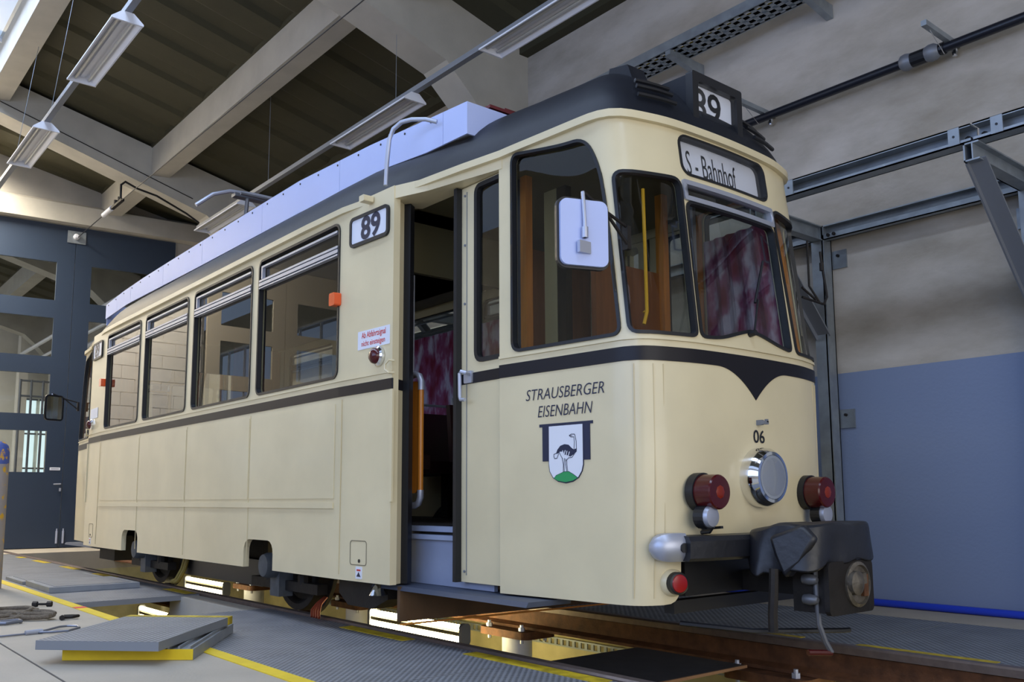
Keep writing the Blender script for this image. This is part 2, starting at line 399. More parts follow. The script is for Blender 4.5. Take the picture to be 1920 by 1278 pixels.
# rails
def rail(y, name, label):
    r = empty(name, (-8, y, 0), label, 'rail')
    m = M(); m.prism([(-.07,-.185),(.07,-.185),(.07,-.165),(.014,-.145),(.014,-.045),(-.014,-.045),(-.014,-.145),(-.07,-.165)], -30, 6.3, lambda u, v, t: (t, y+u, v)); m.o('rail_web', RUST, r)
    m = M(); m.prism([(-.037,-.046),(.037,-.046),(.037,-.01),(.027,0.0),(-.027,0.0),(-.037,-.01)], -30, 6.3, lambda u, v, t: (t, y+u, v+.008)); m.o('rail_head', RAILTOP, r)
    return r
rail(-.80, 'rail', 'near steel rail with rusty head beside the left gratings')
rail(.80, 'rail', 'far rusty steel rail lit from the pit, beside the right gratings')
# pedestals under the rails
def pedestal(x, y, label):
    p = empty('rail_pedestal', (x, y, -1.5), label, 'pedestal')
    m = M(); m.lathe((x, y, -1.5), (0,0,1), [(.12,0),(.12,1.255)], 20); m.o('column', WHITEP, p, smooth=True)
    m = M(); m.prism(rr(-.29, .29, -.17, .17, .06), -.245, -.188, lambda u, v, t: (x+u, y+v, t)); m.o('bearing_plate', RUST, p)
    for dx in (-.2, .2):
        for dy in (-.12, .12):
            m = M(); m.lathe((x+dx, y+dy, -.28), (0,0,1), [(.014,0),(.014,.14)], 6); m.lathe((x+dx, y+dy, -.19), (0,0,1), [(.026,0),(.026,.03)], 6); m.o('bolt', ALU, p)
for x, l in ((-5.6, 'white pit column with rusty bolted plate beside the long lit tube lamp'), (-3.2, 'white pit column with rusty plate by the dark board over the pit'), (-8.1, 'white pit column with rusty plate under the far rail below the tram middle'), (-10.6, 'white pit column with rusty plate under the far rail near the small lit lamp')):
    pedestal(x, .78, l)
for x, l in ((-6.9, 'white pit column with rusty plate under the near rail by the open hatch'), (-4.4, 'white pit column with rusty plate under the near rail')):
    pedestal(x, -.82, l)
# perforated strut along the far pit wall
m = M(); z0, y0 = -.42, 1.45
m.box(-11, 4, y0, y0+.012, z0-.012, z0); m.box(-11, 4, y0, y0+.012, z0+.045, z0+.057)
x = -11
while x < 4: m.box(x, x+.03, y0, y0+.012, z0, z0+.045); x += .075
m.o('perforated_strut', GALV, label='perforated metal strut running along the lit pit wall', category='strut')

# pit lamps: twin tube fittings that are switched on
def pitlamp(x0, x1, y, z, label, tm=None):
    p = empty('pit_lamp', (x0, y, z), label, 'lamp', None)
    m = M(); m.box(x0, x1, y+.02, y+.04, z-.014, z+.014); m.o('backplate', LAMPBACK, p)
    for dz in (-.045, .045):
        m = M(); m.tube([(x0+.02, y, z+dz), (x1-.02, y, z+dz)], .023, 12); m.o('tube', tm or TUBE, p, smooth=True)
    m = M(); m.box(x0, x1, y-.02, y+.03, z-.012, z+.012); m.o('divider', LAMPBACK, p)
    for x in (x0, x1):
        m = M(); m.prism(rr(-.035, .05, -.08, .08, .03), x-.018, x+.018, lambda u, v, t: (t, y+u, z+v)); m.o('end_cap', GREYMETAL, p)
pitlamp(-7.02, -5.66, .3, -.205, 'long bright double tube lamp in the pit below the tram door')
pitlamp(-11.55, -10.3, .3, -.2, 'bright double tube lamp seen between the tram wheels', TUBE2)
m = M()
pitlamp(-10.45, -9.5, -.6, -.40, 'bright lamp down in the open hatch behind the loose plates', TUBE2)
pitlamp(-2.7, -1.4, 1.2, -.5, 'lit tube lamp under the right gratings by the tram front', TUBE2)
# dark board laid across the track
p = empty('pit_board', (-3.7, 0, -.15), 'dark board with brown worn edge laid between the rails before the tram', 'board')
m = M(); m.box(-4.15, -3.3, -.72, .60, -.162, -.15); m.o('board_top', MAT, p)
m = M(); m.box(-3.3, -3.285, -.72, .60, -.164, -.148); m.o('board_edge', PLY, p)

# ceiling: folded slabs, one panel per fold; concrete purlins and frames
CE = empty('ceiling', (0, 0, 0), kind='structure')
def slab_verts(y0, y1):
    P = [(0,0),(.09,.05),(.36,.05),(.45,0.0),(.85,0)]
    vs = []
    for yy in (y0, y1):
        for u, h in P: vs.append((u, yy, ceil_z(yy)+h))
    for yy in (y0, y1):
        for u, h in P: vs.append((u, yy, ceil_z(yy)+h+.12))
    n = 5; fs = [(i, i+1, n+i+1, n+i) for i in range(4)]+[(2*n+i, 3*n+i, 3*n+i+1, 2*n+i+1) for i in range(4)]
    fs += [(0, 1, 2, 3, 4, 2*n+4, 2*n+3, 2*n+2, 2*n+1, 2*n)]+[(n, 3*n, 3*n+1, 3*n+2, 3*n+3, 3*n+4, n+4, n+3, n+2, n+1)]
    fs += [(0, 2*n, 3*n, n), (4, n+4, 3*n+4, 2*n+4)]
    return vs, fs
def slabs(y0, y1, xs):
    vs, fs = slab_verts(y0, y1); me = None
    for x in xs:
        if me is None:
            ob = M().add(vs, fs).o('ceiling_panel', OLIVE, CE); me = ob.data
        else:
            ob = bpy.data.objects.new('ceiling_panel', me); COL.objects.link(ob); ob.parent = CE
        ob.location.x = x
xs = [-30.3+.85*i for i in range(43)]
slabs(.89, WY, xs); slabs(-1.52, .61, xs); slabs(-9.4, -3.88, xs)
for y0, y1 in ((.585,.605),(.89,.91),(-1.525,-1.505)):
    m = M(); m.add([(x,y,ceil_z(y)+dz) for x in (-30.3,6.3) for y in (y0,y1) for dz in (-.012,.09)], [(0,1,3,2),(4,6,7,5),(0,4,5,1),(2,3,7,6),(0,2,6,4),(1,5,7,3)]); m.o('trim_3', OLIVE, kind='structure')
# glazed roof-light strip between the second and third purlin
RL = empty('window_9', (0, 0, 0), kind='structure')
for i in range(20):
    x = -30+1.8*i
    m = M(); m.add([(x,-3.62,ceil_z(-3.62)+.1),(x+1.78,-3.62,ceil_z(-3.62)+.1),(x+1.78,-1.80,ceil_z(-1.8)+.1),(x,-1.80,ceil_z(-1.8)+.1),(x,-3.62,ceil_z(-3.62)+.11),(x+1.78,-3.62,ceil_z(-3.62)+.11),(x+1.78,-1.80,ceil_z(-1.8)+.11),(x,-1.80,ceil_z(-1.8)+.11)],
      [(0,3,2,1),(4,5,6,7),(0,1,5,4),(1,2,6,5),(2,3,7,6),(3,0,4,7)]); m.o('pane', GLASS2, RL)
    m = M(); m.bar((x-.01,-3.62,ceil_z(-3.62)+.1),(x-.01,-1.80,ceil_z(-1.8)+.1),.04,.08); m.o('glazing_bar', WHITEP, RL)
for y0, y1, nm in ((.60, .895, 1), (-1.815, -1.52, 2), (-3.9, -3.6, 3)):
    zb = 6.33-.265*(y0+.05)
    m = M(); m.add([(-30.3,y0,zb),(6.3,y0,zb),(6.3,y1,zb+.02),(-30.3,y1,zb+.02),(-30.3,y0,ceil_z(y0)+.22),(6.3,y0,ceil_z(y0)+.22),(6.3,y1,ceil_z(y1)+.22),(-30.3,y1,ceil_z(y1)+.22)],
          [(0,3,2,1),(4,5,6,7),(0,1,5,4),(1,2,6,5),(2,3,7,6),(3,0,4,7)])
    m.o('roof_purlin', CONC2, kind='structure')
for xf in (-.65, -7.7, -14.75, -21.8, -28.85):
    pl = [(-4.9, low_z(-4.9)), (1.557, low_z(1.557)), (1.93, 5.33), (2.2, 5.02), (2.34, 4.7), (2.38, -.0), (WY, -.0), (WY, ceil_z(WY)), (-4.9, ceil_z(-4.9))]
    m = M(); m.prism(pl, xf-.45, xf, lambda u, v, t: (t, u, v)); m.o('concrete_frame', CONC2, kind='structure')

m = M(); m.box(-30.3, 6.3, 2.62, WY, ceil_z(2.7)-.07, ceil_z(2.7)+.12); m.o('trim_2', OLIVE, kind='structure')
# rear gate, turned by 4.3 degrees against the track
GA = math.radians(4.317); GU = Vector((math.sin(GA), math.cos(GA), 0)); GN = Vector((math.cos(GA), -math.sin(GA), 0)); GP = Vector((-17.713, -.717, 0))
def gp(w, z, d=0.): q = GP+GU*w+GN*d; return (q.x, q.y, z)
def gate(name, wa, wb, ws, rows, cols, m1, mg):
    g = empty(name, gp(wa, 0), kind='structure')
    ws_ = [wa, ws, wb]
    for i in (0, 1):
        a, b = ws_[i]+.004, ws_[i+1]-.004
        hs = [rr(c0, c1, z0, z1, .004, 1) for (c0, c1) in cols[i] for z0, z1 in rows]
        m = M(); m.patch(rr(a, b, .01, 5.88, .004, 1), hs, lambda u, v, t: gp(u, v, t), -.03, .03, 2); lf = m.o('gate_leaf', m1, g)
        for (c0, c1) in cols[i]:
            for z0, z1 in rows:
                m = M(); m.box(0,0,0,0,0,0) if False else m.patch(rr(c0, c1, z0, z1, .004, 1), [], lambda u, v, t: gp(u, v, t), -.006, 0, 2); m.o('pane', mg, lf)
    return g
ROWS = [(1.338, 2.072), (2.372, 3.104), (3.421, 4.134), (4.462, 5.175)]
g1 = gate('door_1', -.9, 2.7, .908, ROWS, [[(-.60, .613)], [(1.197, 2.4)]], BLUEGATE, GLASS2)
m = M(); m.prism(rr(.69, .86, 1.375, 1.425, .005), .03, .036, lambda u, v, t: gp(u, v, t)); pl = m.o('small_sign', WHITEP, g1)
m = M(); m.prism(rr(.71, .84, 1.394, 1.405, .002), .036, .037, lambda u, v, t: gp(u, v, t)); m.o('sign_print', GREYMETAL, pl)
m = M(); m.tube([gp(.875, 1.13, .03), gp(.875, 1.13, .075), gp(.76, 1.125, .08)], .012, 8); m.box(0,0,0,0,0,0)
m = M(); m.tube([gp(.875, 1.13, .03), gp(.875, 1.13, .075), gp(.76, 1.125, .08)], .012, 8); m.o('door_handle', ALU, g1, smooth=True)
m = M(); m.prism(rr(.86, .892, 1.0, 1.06, .01), .03, .038, lambda u, v, t: gp(u, v, t)); m.o('key_plate', ALU, g1)
for w in (.86, .965):
    m = M(); m.tube([gp(w, .08, .045), gp(w, .3, .045)], .02, 8); m.tube([gp(w, .3, .045), gp(w, .34, .045)], .012, 8); m.o('floor_bolt', ALU, g1, smooth=True)
m = M(); m.patch(rr(.76, 1.07, 5.57, 5.80, .004, 1), [], lambda u, v, t: gp(u, v, t), .031, .05, 2); m.o('wire_plate', GALV, g1)
m = M(); q = gp(.905, 5.69, .05); m.lathe(q, tuple(GN), [(.055,0),(.055,.05),(.03,.09)], 14); m.o('wire_insulator', WHITEP, g1, smooth=True)
g2 = gate('door_2', -7.9, -4.3, -6.1, ROWS, [[(-7.6, -6.4)], [(-5.8, -4.6)]], mat('beige_gate', srgb(196, 186, 166), .5), GLASS2)
# rear wall round the gates, lintel
m = M()
m.patch([(-10.5, 0), (3.6, 0), (3.6, 8), (-10.5, 8)], [rr(-.93, 2.73, .0, 5.91, .002, 1), rr(-7.93, -4.27, .0, 5.91, .002, 1)], lambda u, v, t: gp(u, v, t), -.3, -.05, 3)
m.o('wall_rear', WALLG, kind='structure')
m = M(); m.prism([(-.05, 5.9), (.22, 5.9), (.22, 6.24), (.12, 6.3), (-.05, 6.3)], -1.2, 3.3, lambda u, v, t: gp(t, v, u)); m.o('trim_1', CONC2, kind='structure')
# white painted brick pier between the gates: every brick of the visible band its own piece
WB = empty('wall_pier', gp(-4.2, 0), kind='structure')
m = M(); m.patch([(-4.2, 0), (-.95, 0), (-.95, 6.6), (-4.2, 6.6)], [], lambda u, v, t: gp(u, v, t), -.05, .0, 4); m.o('mortar', WALLW, WB)
bw, bh = .52, .25; bme = None
for j in range(25):
    for i in range(-1, 7):
        w = -4.18+i*bw+(bw/2 if j % 2 else 0); z = .02+j*(bh+.012)
        a, b = max(w, -4.19), min(w+bw-.012, -.96)
        if b-a < .06: continue
        m = M(); m.prism([(a, z), (b, z), (b, z+bh), (a, z+bh)], 0, .012+.006*random.random(), lambda u, v, t: gp(u, v, t)); m.o('brick', WALLW, WB)
# left wall with its window band, front wall with open gate: outside the picture, they close the hall
m = M(); m.patch([(-30.5, -.3), (6.5, -.3), (6.5, 6.6), (-30.5, 6.6)], [rr(-8, 5, 1.8, 5.4, .01, 1), rr(-29, -19, 1.6, 5.6, .01, 1)], lambda u, v, t: (u, -9.4+t, v), -.3, 0, 4)
m.o('wall_left', WALLG, kind='structure')
m = M(); m.patch([(-9.5, 0), (2.9, 0), (2.9, 9), (-9.5, 9)], [rr(-8, 2, 0.001, 5.2, .01, 1)], lambda u, v, t: (6.5+t, u, v), 0, .3, 4)
m.o('wall_front', WALLG, kind='structure')
m = M(); m.box(-30.8, -30.5, -9.5, WY, 0, 9); m.o('wall_back', WALLW, kind='structure')
def bars(name, x0, x1, z0, z1, n):
    wn = empty(name, (x0, -9.4, z0), kind='structure')
    for i in range(n+1):
        x = x0+(x1-x0)*i/n; m = M(); m.box(x-.03, x+.03, -9.45, -9.39, z0, z1); m.o('mullion', WHITEP, wn)
    for z in (z0, (z0+z1)/2, z1):
        m = M(); m.box(x0, x1, -9.45, -9.39, z-.03, z+.03); m.o('window_bar', WHITEP, wn)
bars('window_1', -8, 5, 1.8, 5.4, 9); bars('window_2', -29, -19, 1.6, 5.6, 8)
# things in the second hall seen through the gate panes
rg = empty('railing', (-24, .9, 0), 'grey tube railing of a platform seen through the gate pane', 'railing')
for y in (.62, .86, 1.12):
    m = M(); m.tube([(-24, y, 0), (-24, y, 3.75)], .028, 8); m.o('railing_post', GREYMETAL, rg, smooth=True)
for z in (2.75, 3.35, 3.72):
    m = M(); m.tube([(-24, .62, z), (-24, 2.0, z)], .024, 8); m.o('railing_rail', GREYMETAL, rg, smooth=True)
m = M(); m.box(-30.0, -29.6, 1.62, 1.86, 0, 6.6); m.o('column', WALLW, kind='structure')
DAYP = emit('daylit_pane', (.70, .92, .95, 1), .9)
for k in range(3):
    y = (2.02, 2.42, .2)[k]; wn = empty('window_%d' % (3+k), (-30.5, y, .8), kind='structure')
    for j in range(3):
        m = M(); m.box(-30.49, -30.46, y, y+.28, .8+1.05*j, 1.8+1.05*j); m.o('pane', DAYP, wn)
        m = M(); m.box(-30.47, -30.40, y-.03, y+.31, 1.8+1.05*j, 1.85+1.05*j); m.o('window_bar', GREYMETAL, wn)
t_ = empty('lamp_trunking', (-24, 1.9, 5.2), 'pale lamp rail and pipes under the roof seen through the upper gate panes', 'lamp rail')
for y, z, r in ((1.55,5.1,.05),(1.85,4.9,.04),(2.2,4.8,.07)):
    m = M(); m.tube([(-30,y,z),(-18.2,y,z)], r, 8); m.o('rail_profile', WHITEP, t_, smooth=True)
# ================================================================= TRAM
XC = -7.81
HALF = [(0,-2.735),(-.25,-2.742),(-.45,-2.757),(-.6,-2.79),(-.69,-2.818),(-.745,-2.855),(-.775,-2.91),(-.789,-2.98),(-.835,-3.45),(-.872,-3.80)]
def catmull(P, n=8):
    P = [Vector(p) for p in P]; out = []
    for i in range(len(P)-1):
        p0 = P[i-1] if i else Vector((-P[1].x, P[1].y)); p3 = P[i+2] if i+2 < len(P) else 2*P[-1]-P[-2]
        p1, p2 = P[i], P[i+1]
        for k in range(n):
            t = k/n; out.append(.5*((2*p1)+(p2-p0)*t+(2*p0-5*p1+4*p2-p3)*t*t+(3*p1-p0-3*p2+p3)*t**3))
    return out+[P[-1]]
CUR = catmull(HALF); SL = [0.]
for i in range(1, len(CUR)): SL.append(SL[-1]+(CUR[i]-CUR[i-1]).length)
SMAX = SL[-1]
def lean(z): return .03*max(0, (1.0-z)/.67)+.15*max(0, (z-1.56)/1.195)
def plan(a):
    a = max(0., min(a, SMAX)); i = 1
    while i < len(SL)-1 and SL[i] < a: i += 1
    t = (a-SL[i-1])/(SL[i]-SL[i-1]); p = CUR[i-1].lerp(CUR[i], t); return p.y, -p.x
def front(s, z, o=0.):
    a = abs(s); sg = -1 if s < 0 else 1
    x, y = plan(a); x1, y1 = plan(a-.01); x2, y2 = plan(a+.01)
    if a < .01: x1, y1 = plan(.01)[0], -plan(.01)[1]
    tx, ty = x2-x1, y2-y1; L = math.hypot(tx, ty) or 1; nx, ny = ty/L, -tx/L
    t = max(0, min(1, (x+3.80)/.75)); w = t*t*(3-2*t)
    return (x-lean(z)*w+nx*o, (y+ny*o)*sg, z)
def flipx(f): return lambda s, z, o=0.: (lambda p: (2*XC-p[0], p[1], p[2]))(f(s, z, o))
rearf = flipx(front)
def ys(x):
    d = abs(x-XC)
    if d < 2.68: return 1.1
    t = (d-2.68)/.6; return 1.1-.028*t
def near(x, z, o=0.): return (x, -(ys(x)+o), z)
def far(x, z, o=0.): return (x, ys(x)+o, z)
TR = empty('tram', (XC, 0, 0), 'cream old tram with black roof and open front door standing over the pit', 'tram')
ZB, ZT = .328, 2.735
def part(m, name, mt, parent=None, **k): return m.o(name, mt, parent or TR, **k)

# --- side panels with window and wheel openings
WINS = [(-6.41,-5.155),(-7.765,-6.54),(-9.09,-7.92),(-10.39,-9.255)]
def winpoly(a, b): return rr(a, b, 1.612, 2.64, .055)
XA, XB = 2*XC+4.535, -4.535
def arch(a, b): return [(a, ZB), (a, .44)]+[(a+.09-.09*math.cos(t), .445+.09*math.sin(t)) for t in (.3,.7,1.1,1.57)]+[(b-.09+.09*math.sin(t), .445+.09*math.cos(t)) for t in (0,.4,.8,1.2)]+[(b, .44), (b, ZB)]
side_out = [(XA, ZB)]+arch(-9.575,-9.07)+arch(-6.555,-6.05)+[(XB, ZB), (XB, ZT), (XA, ZT)]
for nm, f in (('near', near), ('far', far)):
    m = M(); m.patch(side_out, [winpoly(*w) for w in WINS], f, -.045, 0, .12, (.6, .8))
    part(m, 'side_panel', CREAM)
    for a, b in WINS:
        P = winpoly(a, b)
        m = M(); m.patch(off(P, .009), [off(P, -.009)], f, -.03, .008, .08); fr = part(m, 'window_seal', RUBBER)
        m = M(); m.patch(off(P, -.005), [], f, -.030, -.024, .15); part(m, 'window_pane', GLASS, fr)
        # hinged top light with aluminium rails
        m = M()
        for z0, z1 in ((2.476, 2.492), (2.444, 2.468), (2.424, 2.434)): m.patch(rr(a+.012, b-.012, z0, z1, .004, 1), [], f, -.02, .012, .2)
        m.patch(rr(a+.05, b-.03, 2.585, 2.60, .004, 1), [], f, -.02, .006, .2)
        m.patch(rr(a+.035, a+.055, 2.50, 2.60, .004, 1), [], f, -.02, .006, .2)
        part(m, 'top_light_frame', ALU, fr)
    # stripe, mouldings, seams
    m = M(); m.patch([(XA, 1.479), (XB, 1.479), (XB, 1.543), (XA, 1.543)], [], f, 0, .004, .12); part(m, 'belt_stripe', STRIPE)
    m = M(); m.patch([(XA, 1.578), (XB, 1.578), (XB, 1.590), (XA, 1.590)], [], f, 0, .007, .12); part(m, 'belt_moulding', CREAM)
    m = M(); m.patch([(-10.45, .767), (-5.17, .767), (-5.17, .806), (-10.45, .806)], [], f, 0, .010, .4); part(m, 'rubbing_strip', CREAM)
    for a, b in ((-10.40,-9.15),(-9.12,-7.85),(-7.82,-6.51),(-6.48,-5.17)):
        m = M(); m.patch([(a, .83), (b, .83), (b, 1.438), (a, 1.438)], [], f, 0, .005, .7); part(m, 'side_sheet', CREAM)
    for x in (-9.135, -7.835, -6.495, -5.09, -10.5):
        m = M(); m.patch([(x-.003, .36), (x+.003, .36), (x+.003, 1.46), (x-.003, 1.46)], [], f, 0, .004, 1); part(m, 'panel_joint', JOINT)
# door pillars: face turned into the doorway, both ends, both sides
for sx in (0, 1):
    for sy in (-1, 1):
        X = lambda x: (2*XC-x) if sx else x
        m = M(); pl = [(-4.535,-1.072),(-4.60,-.955),(-4.66,-.90),(-4.72,-.90),(-4.72,-1.03),(-4.58,-1.03)]
        m.prism(pl, ZB, ZT, lambda u, v, t: (X(u), -v*sy, t)); part(m, 'door_pillar', CREAM)
        m = M(); m.prism([(-4.5995,-.957),(-4.655,-.898),(-4.60,-.88),(-4.56,-.935)], ZB, 2.66, lambda u, v, t: (X(u), -v*sy, t)); part(m, 'door_edge_rubber', RUBBER)
        m = M(); m.prism([(-4.533,-1.073),(-4.602,-.953),(-4.5995,-.9505),(-4.5305,-1.0705)], 1.479, 1.543, lambda u, v, t: (X(u), -v*sy, t)); part(m, 'pillar_stripe', STRIPE)
        # header over the door, up to the gutter
        G = [(-4.545,-1.068),(-4.30,-.985),(-3.74,-.868),(-3.74,-.80),(-4.60,-.82),(-4.66,-.90)]
        m = M(); m.prism(G, 2.655, ZT, lambda u, v, t: (X(u), -v*sy, t)); part(m, 'door_header', CREAM)
# --- front and rear ends
def ring(P, f, d0, d1, o0, o1, step=.05):
    return M().patch(off(P, d0), [off(P, -d1)], f, o0, o1, step)
WA = rnd([(-.853,1.61),(-.850,2.25),(-.862,2.48),(-.93,2.66),(-1.10,2.668),(-1.575,2.712),(-1.588,1.61)], [.05,.2,.2,.16,.05,.06,.06], 6)
WB_ = rnd([(-.43,1.612),(-.402,2.45),(-.795,2.44),(-.806,1.612)], [.035,.06,.05,.05], 5)
SHD = rnd([(.37,1.612),(.376,2.335),(-.376,2.335),(-.40,1.612),(-.25,1.620),(-.10,1.662),(-.02,1.682),(.02,1.682),(.10,1.668),(.25,1.630)][::1], [.04,.05,.05,.04,.1,.05,.02,.02,.05,.1], 5)
TRN = rr(-.385,.385,2.345,2.447,.008,2)
DST = rr(-.372,.372,2.492,2.71,.055)
mir = lambda P: [(-a, b) for a, b in P][::-1]
end_out = [(-1.69,ZB),(-.60,ZB),(-.565,.36),(-.553,.42),(-.553,.60),(.553,.60),(.553,.42),(.565,.36),(.60,ZB),(1.69,ZB),(1.69,ZT),(-1.69,ZT)]
end_out = rnd(end_out, [.002,.05,.02,.01,.02,.02,.01,.02,.05,.002,.002,.002], 2)
# heart-pointed stripe
def stripe_low(s):
    a = abs(s)
    if a > .30: return 1.476
    t = a/.30; return 1.476-.155*(1-t)**2.0-.0*t
STR = [(-1.69,1.545),(1.69,1.545)]+[(1.69,1.474)]+[(s, stripe_low(s)) for s in [.8,.6,.45]+[.3-.3*i/14 for i in range(29)]+[-.45,-.6,-.8]]+[(-1.69,1.474)]
for end, f in (('front', front), ('rear', rearf)):
    hol = [WA, mir(WA), WB_, mir(WB_), SHD, TRN, DST]
    m = M(); m.patch(end_out, hol, f, -.04, 0, .05, (.07, .12)); part(m, 'end_panel', CREAM, smooth=True)
    for P, nm in ((WA,'side'),(mir(WA),'side'),(WB_,'corner'),(mir(WB_),'corner'),(SHD,'shield')):
        fr = part(ring(P, f, .008, .009, -.03, .009), 'window_seal', RUBBER, smooth=True)
        m = M(); m.patch(off(P, -.005), [], f, -.028, -.022, .05, (.06, .2)); part(m, 'windscreen' if nm == 'shield' else 'window_pane', GLASS, fr, smooth=True)
    fr = part(ring(TRN, f, .006, .02, -.03, .014), 'vent_frame', ALU, smooth=True)
    m = M(); m.patch(off(TRN, -.01), [], f, -.02, -.014, .05, (.06, .2)); part(m, 'vent_pane', GLASS, fr, smooth=True)
    # destination box
    fr = part(ring(DST, f, .008, .006, -.05, .006), 'destination_frame', RUBBER, smooth=True)
    m = M(); m.patch(off(DST, .01), [], f, -.056, -.048, .05, (.06, .07)); bl = part(m, 'destination_blind', LILACW, fr)
    m = M(); m.patch(off(DST, -.003), [], f, -.016, -.012, .05, (.06, .07)); part(m, 'destination_glass', CLEAR, fr)
    if end == 'front':
        m = M(); put_text(m, text2d('S - Bahnhof', -.275, .15, 2.522, 2.66, 0, -.002), f, -.046); part(m, 'destination_text', BLACK, fr)
    m = M(); m.patch(STR, [], f, 0, .004, .05, (.06, .04)); part(m, 'belt_stripe', STRIPE, smooth=True)
    m = M(); m.patch([(-1.69,1.578),(1.69,1.578),(1.69,1.592),(-1.69,1.592)], [], f, 0, .008, .05); part(m, 'belt_moulding', CREAM, smooth=True)
    for s in (-.70, -.645, -.795, .70, .645, .795):
        zl = .645 if abs(s) == .645 else .36
        m = M(); m.patch([(s-.002,zl),(s+.002,zl),(s+.002,1.46),(s-.002,1.46)], [], f, 0, .003, 1); part(m, 'panel_joint', JOINT)
    # inside lining round the windows
    for P in (WA, mir(WA), mir(WB_), WB_, SHD):
        pass
    for sgn in ((1,) if end == 'front' else (1,-1)):
        P = WA if sgn < 0 else mir(WA)
        part(ring(P, f, .05, -.012, -.075, -.045), 'inner_frame', WOOD)
# lettering, crest and number on the near side of the front
m = M(); put_text(m, text2d('STRAUSBERGER', -1.491, -.963, 1.332, 1.390, .22, -.006), front, .0035); part(m, 'company_lettering', NAVY); m = M()
put_text(m, text2d('EISENBAHN', -1.406, -1.037, 1.240, 1.299, .22, -.006), front, .0035); part(m, 'company_lettering', NAVY)
m = M(); put_text(m, text2d('06', -.034, .062, 1.10, 1.168, 0, .01), front, .0035); part(m, 'car_number', BLACK)
C = {'dl':[(-1.375,1.192),(-1.31,1.192),(-1.31,1.012),(-1.375,1.012)],'dr':[(-1.12,1.192),(-1.057,1.192),(-1.057,1.012),(-1.12,1.012)],'bar':[(-1.396,1.188),(-1.038,1.188),(-1.038,1.203),(-1.396,1.203)]}
SHI = [(-1.328,1.189),(-1.103,1.189),(-1.103,.989),(-1.111,.958),(-1.132,.928),(-1.168,.909),(-1.214,.902),(-1.264,.910),(-1.300,.930),(-1.322,.960),(-1.329,1.0)]
HILL = [(-1.292,.924),(-1.278,.938),(-1.25,.947),(-1.227,.955),(-1.196,.956),(-1.164,.941),(-1.136,.924),(-1.166,.911),(-1.214,.904),(-1.266,.912)]
BODY = [(-1.28,1.047),(-1.27,1.068),(-1.25,1.087),(-1.222,1.094),(-1.195,1.09),(-1.176,1.074),(-1.161,1.065),(-1.141,1.07),(-1.142,1.054),(-1.157,1.043),(-1.184,1.03),(-1.204,1.038),(-1.223,1.042),(-1.235,1.057),(-1.254,1.058),(-1.262,1.05)]
LIN = [[(-1.28,1.05),(-1.294,1.045),(-1.294,1.033),(-1.289,1.024),(-1.273,1.025),(-1.262,1.047)],[(-1.159,1.129),(-1.156,1.101),(-1.159,1.067)],[(-1.152,1.137),(-1.144,1.106),(-1.143,1.068)],
 [(-1.15,1.132),(-1.155,1.141),(-1.175,1.142),(-1.189,1.136),(-1.179,1.128),(-1.163,1.127)],[(-1.189,1.136),(-1.170,1.134)],[(-1.237,1.022),(-1.235,1.007),(-1.231,.993),(-1.231,.952),(-1.237,.945),(-1.217,.943)],[(-1.223,1.023),(-1.226,.992),(-1.223,.952)],
 [(-1.217,1.02),(-1.216,.992),(-1.207,.957),(-1.196,.951)],[(-1.208,1.018),(-1.207,.992),(-1.202,.96)],[(-1.157,1.043),(-1.173,1.026),(-1.196,1.024),(-1.212,1.01)],[(-1.258,1.055),(-1.247,1.037),(-1.235,1.021)]]
FEA = [[(-1.234,1.062),(-1.227,1.042)],[(-1.217,1.062),(-1.223,1.044)],[(-1.205,1.058),(-1.211,1.038)],[(-1.189,1.054),(-1.197,1.033)]]
m = M()
for k in C: m.patch(C[k], [], front, 0, .0035, .1)
m.patch(off(SHI, .004), [], front, 0, .0042, .1); cr = part(m, 'crest_banner', NAVY)
m = M(); m.patch(SHI, [], front, .003, .0052, .1); part(m, 'crest_shield', WHITEP, cr)
m = M(); m.patch(off(HILL, .0025), [], front, .004, .0058, .1); 
m.patch(BODY, [], front, .004, .0062, .1)
for L in LIN:
    for q in strokes(L, .0034): m.patch(q, [], front, .0062, .0062, 1)
part(m, 'crest_ostrich', NAVY, cr)
m = M(); m.patch(HILL, [], front, .0055, .0066, .1); part(m, 'crest_hill', GREEN, cr)
m = M()
for L in FEA:
    for q in strokes(L, .005): m.patch(q, [], front, .0068, .0068, 1)
part(m, 'crest_feathers', WHITEP, cr)

# --- roof
def gutter_loop():
    """plan of the gutter, from the nose round the far side to the tail and back; returns points"""
    h = []
    for i in range(0, 33):
        s = 1.66*i/32; p = front(s, 2.755, .012); h.append((p[0], p[1]))
    h += [(-4.0,.938),(-4.35,.992),(-4.7,1.045),(-5.1,1.10),(-5.6,1.112)]
    for i in range(1, 5): h.append((-5.6+(XC+5.6)*i/4, 1.112))
    half = h+[(2*XC-x, y) for x, y in h[::-1][1:]]
    return half+[(x, -y) for x, y in half[::-1][1:-1]]
GL = gutter_loop(); N = len(GL)
def gdz(x):
    t = max(0., min(1., (4.75-abs(x-XC))/1.3)); return -.040*t*t*(3-2*t)
m = M(); vs = []; fs = []
prof = [(.018, 2.732), (.018, 2.772), (-.016, 2.776), (-.016, 2.732)]
def nrm(i):
    a, b = Vector(GL[i-1]), Vector(GL[(i+1)%N]); d = (b-a).normalized(); return Vector((d.y, -d.x))
s_ = 1 if nrm(0).x > 0 else -1
for i in range(N):
    n_ = nrm(i)*s_
    for d, z in prof: vs.append((GL[i][0]+n_.x*d, GL[i][1]+n_.y*d, z+gdz(GL[i][0])))
for i in range(N):
    for k in range(4): fs.append((i*4+k, i*4+(k+1)%4, ((i+1)%N)*4+(k+1)%4, ((i+1)%N)*4+k))
part(m.add(vs, fs), 'gutter', CREAM, smooth=True)
